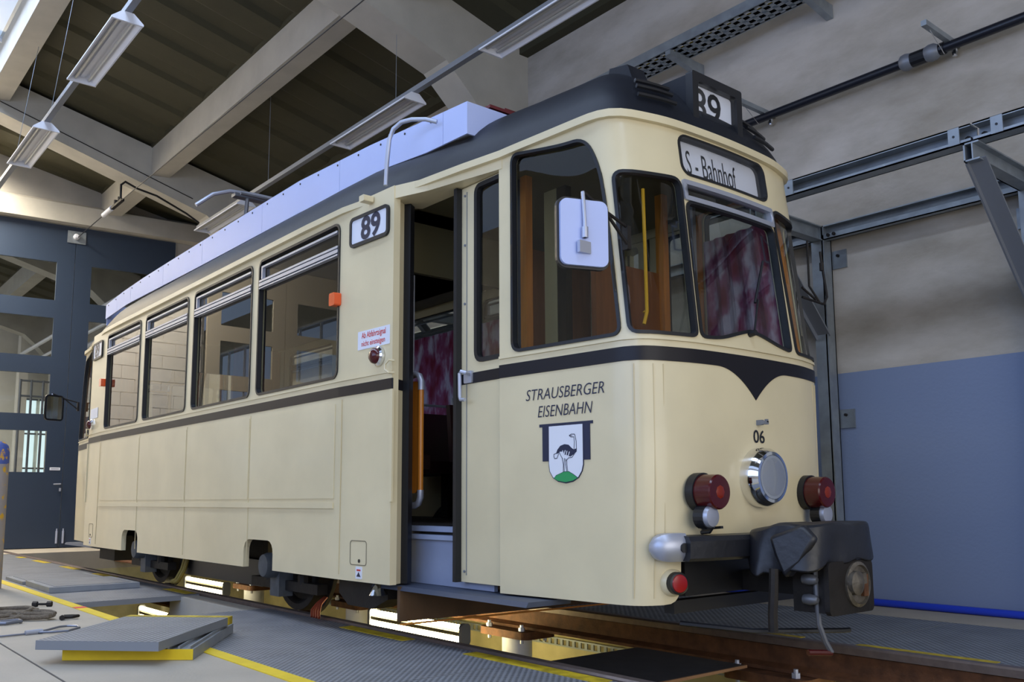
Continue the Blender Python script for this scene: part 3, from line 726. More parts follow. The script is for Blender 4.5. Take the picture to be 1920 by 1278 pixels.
def roofp(i, u, inset=.012):
    n_ = nrm(i)*s_; gx, gy = GL[i][0]-n_.x*inset, GL[i][1]-n_.y*inset
    cx = max(min(gx, XC+4.12), XC-4.12)
    # keep the sides' ribs straight: aim for the spine
    g = gdz(GL[i][0]); z = 2.765+g+(.50-g)*(1-(1-u)**2.6)**.70
    return (gx+(cx-gx)*u, gy*(1-u), z)
m = M(); vs = []; fs = []; U = [0,.03,.07,.12,.18,.25,.33,.42,.52,.63,.75,.88,1.0]
for u in U:
    for i in range(N): vs.append(roofp(i, u))
for k in range(len(U)-1):
    for i in range(N): fs.append((k*N+i, k*N+(i+1)%N, (k+1)*N+(i+1)%N, (k+1)*N+i))
part(m.add(vs, fs), 'roof', ROOF, smooth=True)
def roofz(y, w=1.1): u = 1-abs(y)/w; return 2.765+.50*(1-(1-u)**2.25)**.80
# inside ceiling
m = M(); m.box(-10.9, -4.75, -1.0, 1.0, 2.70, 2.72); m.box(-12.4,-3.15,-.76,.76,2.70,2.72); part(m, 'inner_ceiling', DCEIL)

# silver cladding along the roof edge: sheet by sheet, with rivets
TOP = [(-4.07,3.172),(-4.6,3.210),(-5.2,3.255),(-6.27,3.305),(-7.3,3.30),(-8.33,3.29),(-9.2,3.283),(-10.06,3.272),(-10.8,3.25),(-11.46,3.205)]
BOT = [(-4.07,2.972),(-4.5,2.985),(-5.0,3.03),(-6.26,3.044),(-8.3,3.05),(-10.6,3.07),(-11.46,3.03)]
def botz(x):
    for (a, za), (b, zb) in zip(BOT, BOT[1:]):
        if a >= x >= b: return za+(zb-za)*(a-x)/(a-b)
    return BOT[0][1] if x > BOT[0][0] else BOT[-1][1]
def topz(x):
    for (a, za), (b, zb) in zip(TOP, TOP[1:]):
        if a >= x >= b: return za+(zb-za)*(a-x)/(a-b)
    return TOP[0][1] if x > TOP[0][0] else TOP[-1][1]
for sy in (-1, 1):
    cl = None
    edges = [-4.07,-4.32,-5.62,-6.95,-8.3,-9.4,-10.5,-11.0,-11.46]
    for a, b in zip(edges, edges[1:]):
        P = [(a-.002, botz(a))]+[t for t in BOT if b < t[0] < a]+[(b+.002, botz(b))]+[(x, topz(x)) for x in [b+.002]+[t[0] for t in TOP[::-1] if b < t[0] < a]+[a-.002]]
        m = M(); m.patch(P, [], lambda u, v, t: (u, sy*(.85+t), v), 0, .012, .5); part(m, 'cladding_sheet', SILVER)
    if sy < 0:
        m = M()
        x = -4.45
        while x > -11.4:
            for z in (topz(x)-.03, topz(x)-.12, 3.02) if int(x*10) % 3 == 0 else (topz(x)-.03,): m.lathe((x, -.862, z), (0,-1,0), [(.008,0),(.008,.004)], 6)
            x -= .30
        part(m, 'rivets', DARK, kind='stuff')
m = M(); m.prism([(-.85,2.972),(.85,2.972),(.85,3.172),(-.85,3.172)], -4.085, -4.072, lambda u, v, t: (t, u, v)); part(m, 'cladding_end_sheet', SILVER)
m = M(); m.prism([(-.85,2.95),(.85,2.95),(.85,3.205),(-.85,3.205)], -11.458, -11.446, lambda u, v, t: (t, u, v)); part(m, 'cladding_end_sheet', SILVER)
m = M(); m.box(-4.25,-4.22,-.45,-.35,3.18,3.30); m.box(-4.30,-4.16,-.62,.30,3.235,3.255); part(m, 'roof_rail', PANTO)
# roof handrail hook above the door
m = M(); m.tube([(-4.63,-1.075,2.76),(-4.63,-1.07,2.9),(-4.62,-1.06,3.06),(-4.59,-1.05,3.12),(-4.53,-1.03,3.15),(-4.46,-1.0,3.152),(-4.38,-.95,3.14),(-4.33,-.9,3.12)], .014, 10); part(m, 'roof_grab_rail', ALU, smooth=True)
m = M(); m.prism(rr(-.03,.03,-.02,.02,.006,2), -1.16, -1.09, lambda u, v, t: (-4.84+u+.06, t, 2.70+v)); part(m, 'drain_spout', CREAM)
# number box on the roof front
for end, fx in (('front', lambda x: x), ('rear', lambda x: 2*XC-x)):
    Y0, Y1 = -.185, .235
    m = M(); m.add([(fx(-2.935),Y0,2.80),(fx(-2.935),Y1,2.80),(fx(-2.935),Y1,3.125),(fx(-2.935),Y0,3.125),(fx(-3.45),Y0,2.95),(fx(-3.45),Y1,2.95),(fx(-3.42),Y1,3.145),(fx(-3.42),Y0,3.145)],
        [(4,5,6,7),(0,1,5,4),(1,2,6,5),(2,3,7,6),(3,0,4,7)]); nb = part(m, 'number_box', ROOF)
    D = rr(Y0+.038, Y1-.038, 2.845, 3.085, .02)
    m = M(); m.patch(rr(Y0-.01, Y1+.01, 2.79, 3.135, .012), [D], lambda u, v, t: (fx(-2.935+t), u, v), -.035, .012, .1); part(m, 'number_frame', BLACK, nb)
    m = M(); m.patch(off(D, .01), [], lambda u, v, t: (fx(-2.965+t), u, v), -.004, 0, .5); part(m, 'number_plate', LILACW, nb)
    if end == 'front':
        m = M(); put_text(m, text2d('89', Y0+.035, Y0+.285, 2.888, 3.074, 0, .012), lambda u, v, t: (-2.963, u, v), 0); part(m, 'number_text', BLACK, nb)
    m = M(); m.patch(off(D, .004), [], lambda u, v, t: (fx(-2.932), u, v), 0, 0, .5); part(m, 'number_glass', CLEAR, nb)
    # lamp hood beside it
    m = M(); m.add([(fx(x), y, z) for y, L in ((-.43, [(-3.36,3.02),(-3.315,3.215),(-3.18,3.19),(-3.10,2.97)]), (-.27, [(-3.37,3.05),(-3.325,3.24),(-3.205,3.21),(-3.13,3.02)])) for x, z in L],
        [(0,1,2,3),(7,6,5,4),(0,4,5,1),(1,5,6,2),(2,6,7,3)]); part(m, 'roof_hood', ROOF)
    # ventilation louvres in the roof corners
    for sg in (-1, 1):
        lv = None
        for k in range(3):
            s0, s1 = .34, .60
            base = M(); pts = []
            for j in range(6):
                s = s0+(s1-s0)*j/5
                i = min(range(N), key=lambda q: abs(GL[q][0]-front(sg*s, 2.755, .012)[0])+abs(GL[q][1]-front(sg*s, 2.755, .012)[1])) if end == 'front' else min(range(N), key=lambda q: abs(GL[q][0]-rearf(sg*s, 2.755, .012)[0])+abs(GL[q][1]-rearf(sg*s, 2.755, .012)[1]))
                q = roofp(i, .05+.05*k); n_ = nrm(i)*s_; pts.append((q[0]+n_.x*.02, q[1]+n_.y*.02, q[2]+.01))
            base.tube(pts, .012, 6); part(base, 'roof_louvre', BLACK)
# pantograph, folded, behind the cladding
m = M(); m.tube([(-8.75,-.78,3.78),(-8.72,-.62,3.92),(-8.70,-.45,3.985),(-8.69,-.2,4.0),(-8.69,.3,4.0),(-8.70,.5,3.97),(-8.72,.7,3.88)], .02, 8); part(m, 'collector_horn', ALU, smooth=True)
m = M(); m.box(-8.74,-8.64,-.42,.42,3.93,3.965); m.tube([(-8.55,-.40,3.93),(-8.55,.40,3.93)], .015, 6); part(m, 'collector_head', GREYARM)
m = M(); m.tube([(-8.66,-.28,3.94),(-8.72,-.28,3.6),(-8.82,-.28,3.3)], .022, 8); part(m, 'collector_post', GREYARM, smooth=True); m = M(); m.tube([(-8.66,.28,3.94),(-8.82,.28,3.3)], .02, 8); part(m, 'collector_post', GREYARM, smooth=True)
m = M(); m.tube([(-5.9,-.3,3.50),(-7.0,-.3,3.56),(-8.2,-.3,3.63),(-8.7,-.3,3.60),(-9.2,-.3,3.5),(-9.9,-.3,3.34)], .026, 8); part(m, 'pantograph_arm', PANTO, smooth=True); m = M(); m.tube([(-5.9,.3,3.50),(-8.2,.3,3.63),(-9.9,.3,3.34)], .026, 8); part(m, 'pantograph_arm', PANTO, smooth=True)
for x in (-6.4, -7.4):
    m = M(); m.box(x-.04, x+.04, -.34, -.26, 3.51, 3.61); m.box(x-.03, x+.03, -.3, .3, 3.3, 3.33); part(m, 'arm_clamp', DARK)
m = M(); m.box(-9.6,-6.2,-.35,.35,3.24,3.30); part(m, 'pantograph_base', PANTO)

# --- sliding doors: near front and near rear half open, far side the same
def door(fx, sy, name):
    d = None
    P = [(-4.145,.362),(-3.70,.362),(-3.70,2.65),(-4.145,2.65)]
    Wd = rr(-4.005,-3.72,1.602,2.66,.06) if False else rnd([(-4.005,1.602),(-3.705,1.602),(-3.705,2.63),(-4.005,2.63)], [.06,.02,.02,.05], 5)
    f = lambda u, v, t: (fx(u), sy*(.845+.02*(u+4.145)*0+t), v)
    m = M(); m.patch(P, [Wd], f, -.035, 0, .3); d = part(m, 'sliding_door', CREAM)
    fr = part(M().patch(off(Wd, .012), [off(Wd, -.014)], f, -.03, .008, .1), 'door_seal', RUBBER, d)
    m = M(); m.patch(off(Wd, -.004), [], f, -.02, -.014, .5); part(m, 'door_pane', GLASS, d)
    m = M(); m.prism([(-4.172,-.885),(-4.143,-.885),(-4.143,-.80),(-4.172,-.80)], .36, 2.65, lambda u, v, t: (fx(u), -v*sy, t)) if sy > 0 else m.prism([(-4.172,-.885),(-4.143,-.885),(-4.143,-.80),(-4.172,-.80)], .36, 2.65, lambda u, v, t: (fx(u), v, t)); part(m, 'door_edge', RUBBER, d)
    m = M(); m.patch([(-4.143,1.477),(-3.70,1.477),(-3.70,1.537),(-4.143,1.537)], [], f, 0, .004, .3); part(m, 'door_stripe', STRIPE, d)
    m = M(); q = lambda x, y, z: (fx(x), sy*y, z)
    m.tube([q(-4.045,.85,1.53),q(-4.045,.89,1.535),q(-4.075,.90,1.545),q(-4.09,.90,1.535),q(-4.086,.90,1.40),q(-4.078,.90,1.383),q(-4.04,.90,1.38)], .011, 8); m.prism(rr(-.045,.03,-.035,.035,.008,2), .845, .86, lambda u, v, t: q(-4.06+u, t, 1.515+v)); part(m, 'door_handle', ALU, d, smooth=True)
    m = M(); m.patch([(-4.095,.40),(-4.09,.40),(-4.09,2.62),(-4.095,2.62)], [], f, 0, .003, 1)
    for z in (.42, 1.95, 2.3, 2.6): m.lathe(q(-4.11,.845,z), (0,sy,0), [(.008,0),(.008,.006)], 6)
    part(m, 'door_trim', GREYMETAL, d)
I = lambda x: x; R_ = lambda x: 2*XC-x
door(I, -1, ''); door(R_, -1, ''); door(I, 1, ''); door(R_, 1, '')
# the far doors stand shut: filler leaf towards the pillar
for fx in (I, R_):
    m = M(); m.patch([(-4.60,.362),(-4.17,.362),(-4.17,2.65),(-4.60,2.65)], [rr(-4.54,-4.25,1.602,2.63,.05)], lambda u, v, t: (fx(u), .845+t, v), -.035, 0, .4); d = part(m, 'sliding_door', CREAM)
    m = M(); m.patch(rr(-4.54,-4.25,1.602,2.63,.05), [], lambda u, v, t: (fx(u), .845+t, v), -.02, -.014, .4); part(m, 'door_pane', GLASS, d)

# --- inside
m = M(); m.box(-10.9,-4.72,-1.05,1.05,.60,.66); m.box(-4.75,-3.0,-.74,.74,.58,.655); m.box(-12.6,-10.87,-.74,.74,.58,.655); part(m, 'floor_board', mat('inner_floor', srgb(70, 66, 64), .6))
for fx in (I, R_):
    for sy in (-1,):
        q = lambda x: fx(x)
        m = M(); a, b = sorted((fx(-4.78), fx(-3.9))); m.box(a, b, -.80, -.775, .32, .585); part(m, 'step_riser', STEPGREY)
        m = M(); m.box(a, b, -.835, -.76, .585, .612); m.box(a, b, -.80, -.735, .63, .662); part(m, 'step_nosing', STEPGREY)
        m = M(); a, b = sorted((fx(-4.86), fx(-3.40))); m.prism([(-1.0,.293),(-.70,.293),(-.70,.318),(-.985,.318)], a, b, lambda u, v, t: (t, u, v)); part(m, 'step_board', mat('step_tread', srgb(60, 68, 86), .6))
m = M(); m.box(-4.78,-3.0,-.735,.74,.655,.659); part(m, 'platform_mat', BLACK)
# hazard striped ledge inside the doorway
hl = M(); hl.box(-5.30,-4.2,-.05,0.0,.66,.85); hz = part(hl, 'inner_ledge', BLACK)
m = M()
for k in range(5):
    x = -5.28+k*.2; m.add([(x,-.052,.68),(x+.1,-.052,.68),(x+.16,-.052,.83),(x+.06,-.052,.83)], [(0,1,2,3)])
part(m, 'hazard_stripes', HAZ, hz)
# partitions saloon / platform with wooden door frames
for fx in (I, R_):
    a, b = sorted((fx(-5.02), fx(-4.98)))
    for y0, y1 in ((-1.04,-.66),(.42,1.04)):
        m = M(); m.box(a, b, y0, y1, .66, 2.7); part(m, 'partition', WOODB)
    m = M(); m.box(a, b, -.66, .42, 2.35, 2.7); part(m, 'partition_header', DCEIL)  # darker cream puts the header's shade into its colour
# grab pole in the doorway: orange sleeve between silver elbows, panel behind
for fx in (I,):
    y = -.80
    m = M(); m.tube([(-4.629,y,.85),(-4.629,y,1.55)], .018, 10); gp_ = part(m, 'grab_pole', WOOD, smooth=True)
    m = M(); m.tube([(-4.75,y,1.598),(-4.69,y,1.605),(-4.65,y,1.59),(-4.629,y,1.555),(-4.629,y,1.50)], .021, 10); m.tube([(-4.75,y,.785),(-4.69,y,.785),(-4.65,y,.80),(-4.629,y,.835),(-4.629,y,.88)], .021, 10); part(m, 'pole_elbow', ALU, gp_, smooth=True)
    m = M(); m.prism(rr(-4.80,-4.655,.86,1.56,.04), -.795, -.805, lambda u, v, t: (u, t, v)); part(m, 'pole_panel', WOOD)
    m = M(); m.tube([(-4.735,y,1.62),(-4.735,y,2.25)], .014, 8); part(m, 'grab_rail', ALU, smooth=True)
# driver's cab: wooden posts, cream pillar, brown back panel, desk, yellow cord
for (x0, x1, y0, y1, z0, z1, mt, nm) in ((-3.975,-3.955,-.63,-.57,.66,2.7,WOOD,'cab_post'),(-3.95,-3.885,-.60,-.57,.66,2.7,GREYARM,'cab_post'),(-3.875,-3.825,-.62,-.57,.66,2.7,WOOD,'cab_post'),
        (-3.99,-3.88,-.33,-.28,.66,2.7,CREAM_IN,'cab_pillar'),(-3.875,-3.80,-.33,-.28,.66,2.7,DARK,'cab_pillar'),
        (-3.62,-3.58,-.30,.25,.66,2.20,WOODB,'cab_back_panel'),(-3.60,-3.54,.25,.30,.66,2.7,WOOD,'cab_post'),(-3.40,-3.37,.33,.36,.66,2.6,ALU,'cab_post'),(-2.98,-2.86,-.45,.55,1.30,1.36,BLACK,'driver_desk')):
    m = M(); m.box(x0, x1, y0, y1, z0, z1); part(m, nm, mt)
pc = [front(-.612,2.376,-.05), front(-.645,2.05,-.05), front(-.682,1.725,-.05), front(-.711,1.66,-.05)]
m = M(); m.tube(pc, .009, 8); m.lathe(front(-.682,1.725,-.065), (0,0,1), [(0,-.015),(.016,0),(0,.015)], 10); part(m, 'yellow_cord', YCORD, smooth=True)
# seats along the saloon
for x in (-5.6,-6.35,-7.1,-7.85,-8.6,-9.35,-10.1):
    for y0, y1 in ((-1.0,-.2),(.3,1.0)):
        m = M(); m.box(x-.22, x+.2, y0, y1, 1.04, 1.14); st = part(m, 'passenger_seat', LEATHER)
        m = M(); m.add([(x-.26,y0,1.12),(x-.20,y0,1.12),(x-.26,y0,1.58),(x-.31,y0,1.58),(x-.26,y1,1.12),(x-.20,y1,1.12),(x-.26,y1,1.58),(x-.31,y1,1.58)], [(0,1,2,3),(7,6,5,4),(0,4,5,1),(1,5,6,2),(2,6,7,3),(3,7,4,0)]); part(m, 'seat_back', LEATHER, st)
        m = M(); m.tube([(x-.29,y0+.05,1.56),(x-.29,y0+.05,1.63),(x-.29,y0+.10,1.66),(x-.29,y1-.10,1.66),(x-.29,y1-.05,1.63),(x-.29,y1-.05,1.56)], .012, 6); part(m, 'seat_rail', ALU, st, smooth=True)
        m = M(); m.box(x-.05,x+.05,(y0+y1)/2-.05,(y0+y1)/2+.05,.66,1.04); part(m, 'seat_leg', DARK, st)
# maroon curtains behind the far windows
for a, b in WINS[:3]+[(-4.54,-4.25)]:
    yy = ys(a)-.07 if a < -5 else .79
    m = M(); vs = []; n = 24
    for i in range(n+1):
        x = a+.02+(b-a-.04)*i/n; d = .012*math.sin(i*1.3)
        vs += [(x, yy+d, 1.60), (x, yy+d, 2.42)]
    m.add(vs, [(2*i, 2*i+2, 2*i+3, 2*i+1) for i in range(n)]); part(m, 'curtain', CURT)
m = M(); vs = []; n = 24
for i in range(n+1):
    s = .90+.62*i/n; vs += [front(s, 1.58, -.09+.01*math.sin(i*1.3)), front(s, 2.50, -.09+.01*math.sin(i*1.3))]
m.add(vs, [(2*i, 2*i+2, 2*i+3, 2*i+1) for i in range(n)]); part(m, 'curtain', CURT)

# --- small fittings on the near side, mirrored at the rear door
for fx, dr in ((I, 1), (R_, -1)):
    f = lambda x, z, o=0.: near(fx(x), z, o)
    P = rr(-5.015,-4.575,2.432,2.632,.04) if dr > 0 else rr(-5.015,-4.575,2.432,2.632,.04)
    m = M(); m.patch(off(P, .0), [off(P, -.022)], f, 0, .016, .1); sb = part(m, 'route_sign_frame', RUBBER)
    m = M(); m.patch(off(P, -.012), [], f, 0, .010, .2); part(m, 'route_sign', LILACW, sb)
    t = text2d('89', -4.885 if dr > 0 else 2*XC+4.885-.215, -4.665 if dr > 0 else 2*XC+4.885, 2.455, 2.612, 0, .03)
    m = M(); put_text(m, t, near, .012); part(m, 'route_number', NAVY, sb)
    m = M(); m.patch(rr(-5.20,-5.125,2.08,2.165,.012,3), [], f, .0, .05, .2); part(m, 'side_indicator', ORANGE)
    m = M(); m.lathe(near(fx(-4.675), 1.69, 0), (0,-1,0), [(.062,0),(.062,.018),(.050,.028)], 24); lp = part(m, 'door_lamp', CHROME, smooth=True)
    m = M(); m.lathe(near(fx(-4.675), 1.69, .026), (0,-1,0), [(.050,0),(.046,.02),(.03,.034),(0,.04)], 20); part(m, 'lamp_lens', REDLENS, lp, smooth=True)
    P = rr(-4.912,-4.562,1.755,1.872,.003,1)
    m = M(); m.patch(P, [], f, 0, .003, .3); sk = part(m, 'warning_sticker', LILACW)
    if dr > 0:
        m = M(); put_text(m, text2d('Ab Abfahrtsignal', -4.868, -4.603, 1.812, 1.862, 0, .012), near, .004); put_text(m, text2d('nicht einsteigen', -4.868, -4.610, 1.763, 1.807, 0, .012), near, .004); part(m, 'sticker_text', RED, sk)
    m = M(); q = lambda x, z, o: near(fx(x), z, o); m.tube([q(-4.515,1.645,0), q(-4.525,1.647,.03), q(-4.555,1.625,.035), q(-4.557,1.592,.035), q(-4.525,1.572,.03), q(-4.515,1.572,0)], .007, 6); part(m, 'door_hook', CREAM, smooth=True)
    m = M(); m.patch([(-4.545,.81),(-4.512,.81),(-4.512,1.475),(-4.545,1.475)], [], f, 0, .012, .3); part(m, 'cover_strip', CREAM)
    m = M(); P = rr(-4.965,-4.78,.425,.575,.02,3); m.patch(P, [off(P, -.005)], f, 0, .002, .2); hp = part(m, 'hatch', mat('hatch_line'+str(dr), srgb(120, 110, 88), .6))
    m = M(); m.lathe(near(fx(-4.86), .452, 0), (0,-1,0), [(.011,0),(.011,.004)], 10); part(m, 'hatch_lock', BLACK, hp)
    m = M(); m.patch(rr(-4.895,-4.825,.345,.418,.002,1), [], f, 0, .003, .3); jm = part(m, 'jack_sticker', WHITEP)
    m = M(); m.patch([(-4.88,.392),(-4.84,.392),(-4.84,.402),(-4.88,.402)], [], f, .003, .0045, .3); part(m, 'sticker_bar', RED, jm)
    m = M(); m.patch([(-4.882,.358),(-4.838,.358),(-4.86,.386)], [], f, .003, .0045, .3); part(m, 'sticker_arrow', NAVY, jm)
# --- mirrors
def rmirror(fx, seen):
    q = lambda x, y, z: (fx(x), y, z)
    c = (-2.86, -1.10, 2.03)
    P = rr(-.118,.118,-.155,.155,.035)
    m = M()
    m.prism(P, -.02, .012, lambda u, v, t: q(c[0]+t+u*.35, c[1]+u*.94-t*.35, c[2]+v)); mr_ = part(m, 'side_mirror', SILVER)
    m = M(); m.prism(off(P, .012), -.026, -.004, lambda u, v, t: q(c[0]+t+u*.35, c[1]+u*.94-t*.35, c[2]+v)); part(m, 'mirror_rim', RUBBER, mr_)
    m = M(); m.prism(off(P, -.01), -.03, -.026, lambda u, v, t: q(c[0]+t+u*.35, c[1]+u*.94-t*.35, c[2]+v)); part(m, 'mirror_glass', MIRROR, mr_)
    m = M(); m.tube([q(-2.845,-1.115,2.22), q(-2.835,-1.115,2.08), q(-2.835,-1.115,2.00)], .009, 8); m.lathe(q(-2.835,-1.115,2.0), (0,0,1), [(.016,0),(.016,.05)], 10)
    m.box(min(fx(-2.85),fx(-2.832)),max(fx(-2.85),fx(-2.832)),-1.15,-1.08,1.93,1.985)
    part(m, 'mirror_clamp', ALU, mr_, smooth=True)
    m = M(); m.tube([q(-2.845,-1.115,2.22), q(-2.85,-.95,2.155), q(-2.865,-.795,2.115)], .008, 8); m.tube([q(-2.848,-.97,2.16), q(-2.86,-.795,2.02)], .008, 8); m.prism(rr(-.018,.018,-.06,.06,.006,2), -.815,-.79, lambda u, v, t: q(-2.868+u, t, 2.065+v)); part(m, 'mirror_arm', DARK, mr_, smooth=True)
rmirror(I, True)
rmirror(R_, True)
# far mirror arm, reaching out over the gap
m = M(); m.tube([(-2.95,.82,2.02),(-2.93,1.02,2.0),(-2.93,1.06,2.05),(-2.95,1.05,2.28),(-2.95,1.04,2.34)], .008, 8); m.tube([(-2.95,.82,2.08),(-2.94,.95,2.02)], .007, 8); m.tube([(-2.95,.9,2.38),(-2.95,.9,2.1),(-2.93,.98,2.0)], .007, 8); m.lathe((-2.95,1.05,2.22), (0,0,1), [(.014,0),(.014,.05)], 8); part(m, 'mirror_arm', DARK, smooth=True)

# --- front fittings
m = M(); c = Vector(front(.0,.925,0)); m.lathe((c.x-.02,.0,.925), (1,0,0), [(.150,0),(.152,.05),(.146,.085),(.128,.11),(.112,.112),(.108,.095)], 40); hl = part(m, 'headlight', CHROME, smooth=True)
m = M(); m.lathe((c.x+.03,.0,.925), (1,0,0), [(.0,0),(.05,.012),(.09,.035),(.110,.062)], 32); part(m, 'headlight_reflector', mat('reflector', (.86,.87,.9,1), .2, 1), hl, smooth=True)
m = M(); m.lathe((c.x+.085,.0,.925), (1,0,0), [(.112,0),(.08,.014),(.0,.02)], 32); part(m, 'headlight_glass', CLEAR, hl, smooth=True)
for sg in (-1, 1):
    y = sg*.46; x0 = -2.765
    m = M(); m.lathe((x0,y,.85), (1,0,0), [(.092,0),(.092,.045)], 28); tl = part(m, 'tail_light', RUBBER, smooth=True)
    m = M(); m.lathe((x0+.045,y,.85), (1,0,0), [(.084,0),(.082,.085),(.076,.092),(0,.095)], 28); part(m, 'tail_lens', REDLENS, tl, smooth=True)
    m = M(); m.lathe((x0+.139,y,.85), (1,0,0), [(.032,0),(.024,.003),(0,.004)], 8); part(m, 'lens_core', AMBER, tl, smooth=True)
    m = M(); m.lathe((x0+.07,y-.03 if sg < 0 else y+.03,.735), (1,0,0), [(.05,0),(.052,.03),(.046,.045),(0,.052)], 20); fl = part(m, 'small_lamp', ALU, smooth=True)
    m = M(); m.lathe((x0+.07,y-.03 if sg < 0 else y+.03,.735), (1,0,0), [(.057,-.03),(.057,.024)], 20); m.tube([(x0+.09,y,.69),(x0+.07,y,.665),(x0+.02,y,.66)], .01, 6); m.bar((x0,y+.04,.675),(x0+.11,y+.04,.685),.02,.012); part(m, 'lamp_body', BLACK, fl)
    # red reflectors on the lower skirt
    q = Vector(front(sg*.605,.43,0)); n_ = (Vector(front(sg*.605,.43,.1))-q).normalized()
    m = M(); m.lathe(q, n_, [(.052,-.03),(.052,.06),(.046,.064)], 24); rf = part(m, 'reflector_cup', RUBBER, smooth=True)
    m = M(); m.lathe(q, n_, [(.066,-.03),(.062,.02),(.053,.03)], 24); part(m, 'reflector_base', CREAM, rf, smooth=True)
    m = M(); m.lathe(q, n_, [(.045,.058),(.04,.068),(0,.072)], 24); part(m, 'reflector_lens', REDREF, rf, smooth=True)
m = M(); m.bar((-2.74,.005,1.205),(-2.70,.005,1.205),.016,.026); m.box(-2.705,-2.685,-.01,.035,1.195,1.212); m.box(-2.70,-2.685,.02,.032,1.205,1.222); part(m, 'flag_bracket', GREYMETAL)
# wiper
m = M(); a, b, c_ = front(-.012,1.668,.03), front(.06,1.86,.035), front(.188,2.10,.02); m.tube([a, b], .006, 6); m.tube([front(.035,1.84,.03), c_], .007, 6); m.lathe(front(-.012,1.668,.0), (1,0,.1), [(.018,0),(.016,.04)], 10); part(m, 'wiper', BLACK, smooth=True)
# bumper: black beam with silver end caps
bp = []
for i in range(17):
    s = -.60+1.2*i/16; p = front(s, .595, .10); bp.append(p)
m = M(); vs = []; fs = []; prof = [(-.05,-.062),(.048,-.062),(.062,-.048),(.062,.03),(.045,.052),(-.05,.055)]
for i in range(17):
    s = -.60+1.2*i/16
    for d, z in prof: vs.append(front(s, .595+z, .075+d))
for i in range(16):
    for k in range(6): fs.append((i*6+k, i*6+(k+1)%6, (i+1)*6+(k+1)%6, (i+1)*6+k))
fs += [(0,1,2,3,4,5), tuple(96+k for k in (5,4,3,2,1,0))]
bm_ = part(m.add(vs, fs), 'bumper', TARP, smooth=True)
for sg in (-1, 1):
    m = M(); vs = []; fs = []; K = 9
    for i in range(K):
        t = i/(K-1); s = sg*(.585+.15*t); w = max(.2, max(0., 1-max(0,(t-.35)/.65)**3.2)**.5)
        for a in range(14):
            an = 2*PI*a/14; d = .03+.075*w*math.cos(an)*(1 if math.cos(an) > 0 else .4); z = .595+.066*w*max(-1, min(1, 1.25*math.sin(an)))
            vs.append(front(s, z, d))
    for i in range(K-1):
        for a in range(14): fs.append((i*14+a, i*14+(a+1)%14, (i+1)*14+(a+1)%14, (i+1)*14+a))
    fs += [tuple(range(14)), tuple((K-1)*14+a for a in range(13,-1,-1))]
    part(m.add(vs, fs), 'bumper_cap', ALU, bm_, smooth=True)
    m = M(); q = Vector(front(sg*.61, .595, .10)); n_ = (Vector(front(sg*.61,.595,.2))-q).normalized(); m.lathe(q, n_, [(.022,-.02),(.022,.012)], 14); part(m, 'cap_plug', BLACK, bm_)
# coupler under a tarpaulin
m = M(); m.box(-2.95,-2.30,-.05,.05,.36,.46); m.box(-2.45,-2.28,-.17,.19,.30,.52)
cp = part(m, 'coupler', DARK)
m = M(); m.prism(rr(-.185,.20,.29,.53,.03), -2.28, -2.255, lambda u, v, t: (t, u, v)); part(m, 'coupler_plate', DARK, cp)
m = M(); m.lathe((-2.257,.055,.42), (1,0,0), [(.105,0),(.105,.012),(.09,.02),(.085,.008),(.0,.008)], 28); m.lathe((-2.25,.005,.43), (1,0,0), [(.055,0),(.055,.03),(.02,.045),(0,.045)], 20); m.bar((-2.245,.0,.44),(-2.235,.085,.45),.03,.05); part(m, 'coupler_face', mat('worn_iron', srgb(112, 104, 92), .5, .4, .5, 22, .3, 50), cp, smooth=True)
m = M(); m.box(-2.252,-2.232,.075,.115,.365,.465); part(m, 'coupler_slot', RUST, cp)
for z in (.36, .45):
    m = M(); m.lathe((-2.38,-.19,z), (1,0,0), [(.022,0),(.026,.03),(.02,.06),(.012,.07)], 14); part(m, 'coupler_hose_joint', GREYARM, cp, smooth=True)
def tarp():
    """cover draped over the coupler: rings from the top centre down to the hem"""
    cx, cy, hx, hy = -2.465, .01, .21, .285
    n = 40; vs = [(cx, cy, .705)]; fs = []
    rings = [(.45, 0), (.75, .0), (.92, .006), (.99, .03), (1.0, .3), (1.02, .65), (1.05, 1.0)]
    def hem(c, s_): # hem height by direction
        w = lambda t: max(0., t)**2
        tot = w(c)+w(-c)+w(s_)+w(-s_)
        return (w(c)*.525+w(-c)*.60+w(s_)*.53+w(-s_)*.475)/tot
    for r, d in rings:
        for k in range(n):
            a = 2*PI*k/n; c, s_ = math.cos(a), math.sin(a)
            q = (abs(c)**4.5+abs(s_)**4.5)**(-1/4.5)
            x, y = cx+hx*q*c*r, cy+hy*q*s_*r
            top = .705-.045*max(0, -(x-cx)/hx)*(1 if r > .4 else 0)
            if s_ < -.2: y -= .018*math.sin(7*a+3)*d+.02*d; x += .03*math.sin(5*a)*d
            z = top-(top-hem(c, s_))*d+(.006*math.sin(6*a+4*r) if d < .3 else .012*math.sin(9*a)*d)
            if c < -.3 and s_ < .2: z -= .05*d*(1 if s_ < -.3 else .4)
            vs.append((x, y, z))
    for k in range(n): fs.append((0, 1+k, 1+(k+1)%n))
    for i in range(len(rings)-1):
        for k in range(n): fs.append((1+i*n+k, 1+(i+1)*n+k, 1+(i+1)*n+(k+1)%n, 1+i*n+(k+1)%n))
    return vs, fs
ob = part(M().add(*tarp()), 'coupler_cover', TARP, smooth=True)
md = ob.modifiers.new('thick', 'SOLIDIFY'); md.thickness = .007; md = ob.modifiers.new('sub', 'SUBSURF'); md.levels = 1; md.render_levels = 1
FO = [(-2.472,.645),(-2.315,.704),(-2.251,.639),(-2.323,.542),(-2.396,.455),(-2.447,.56)]
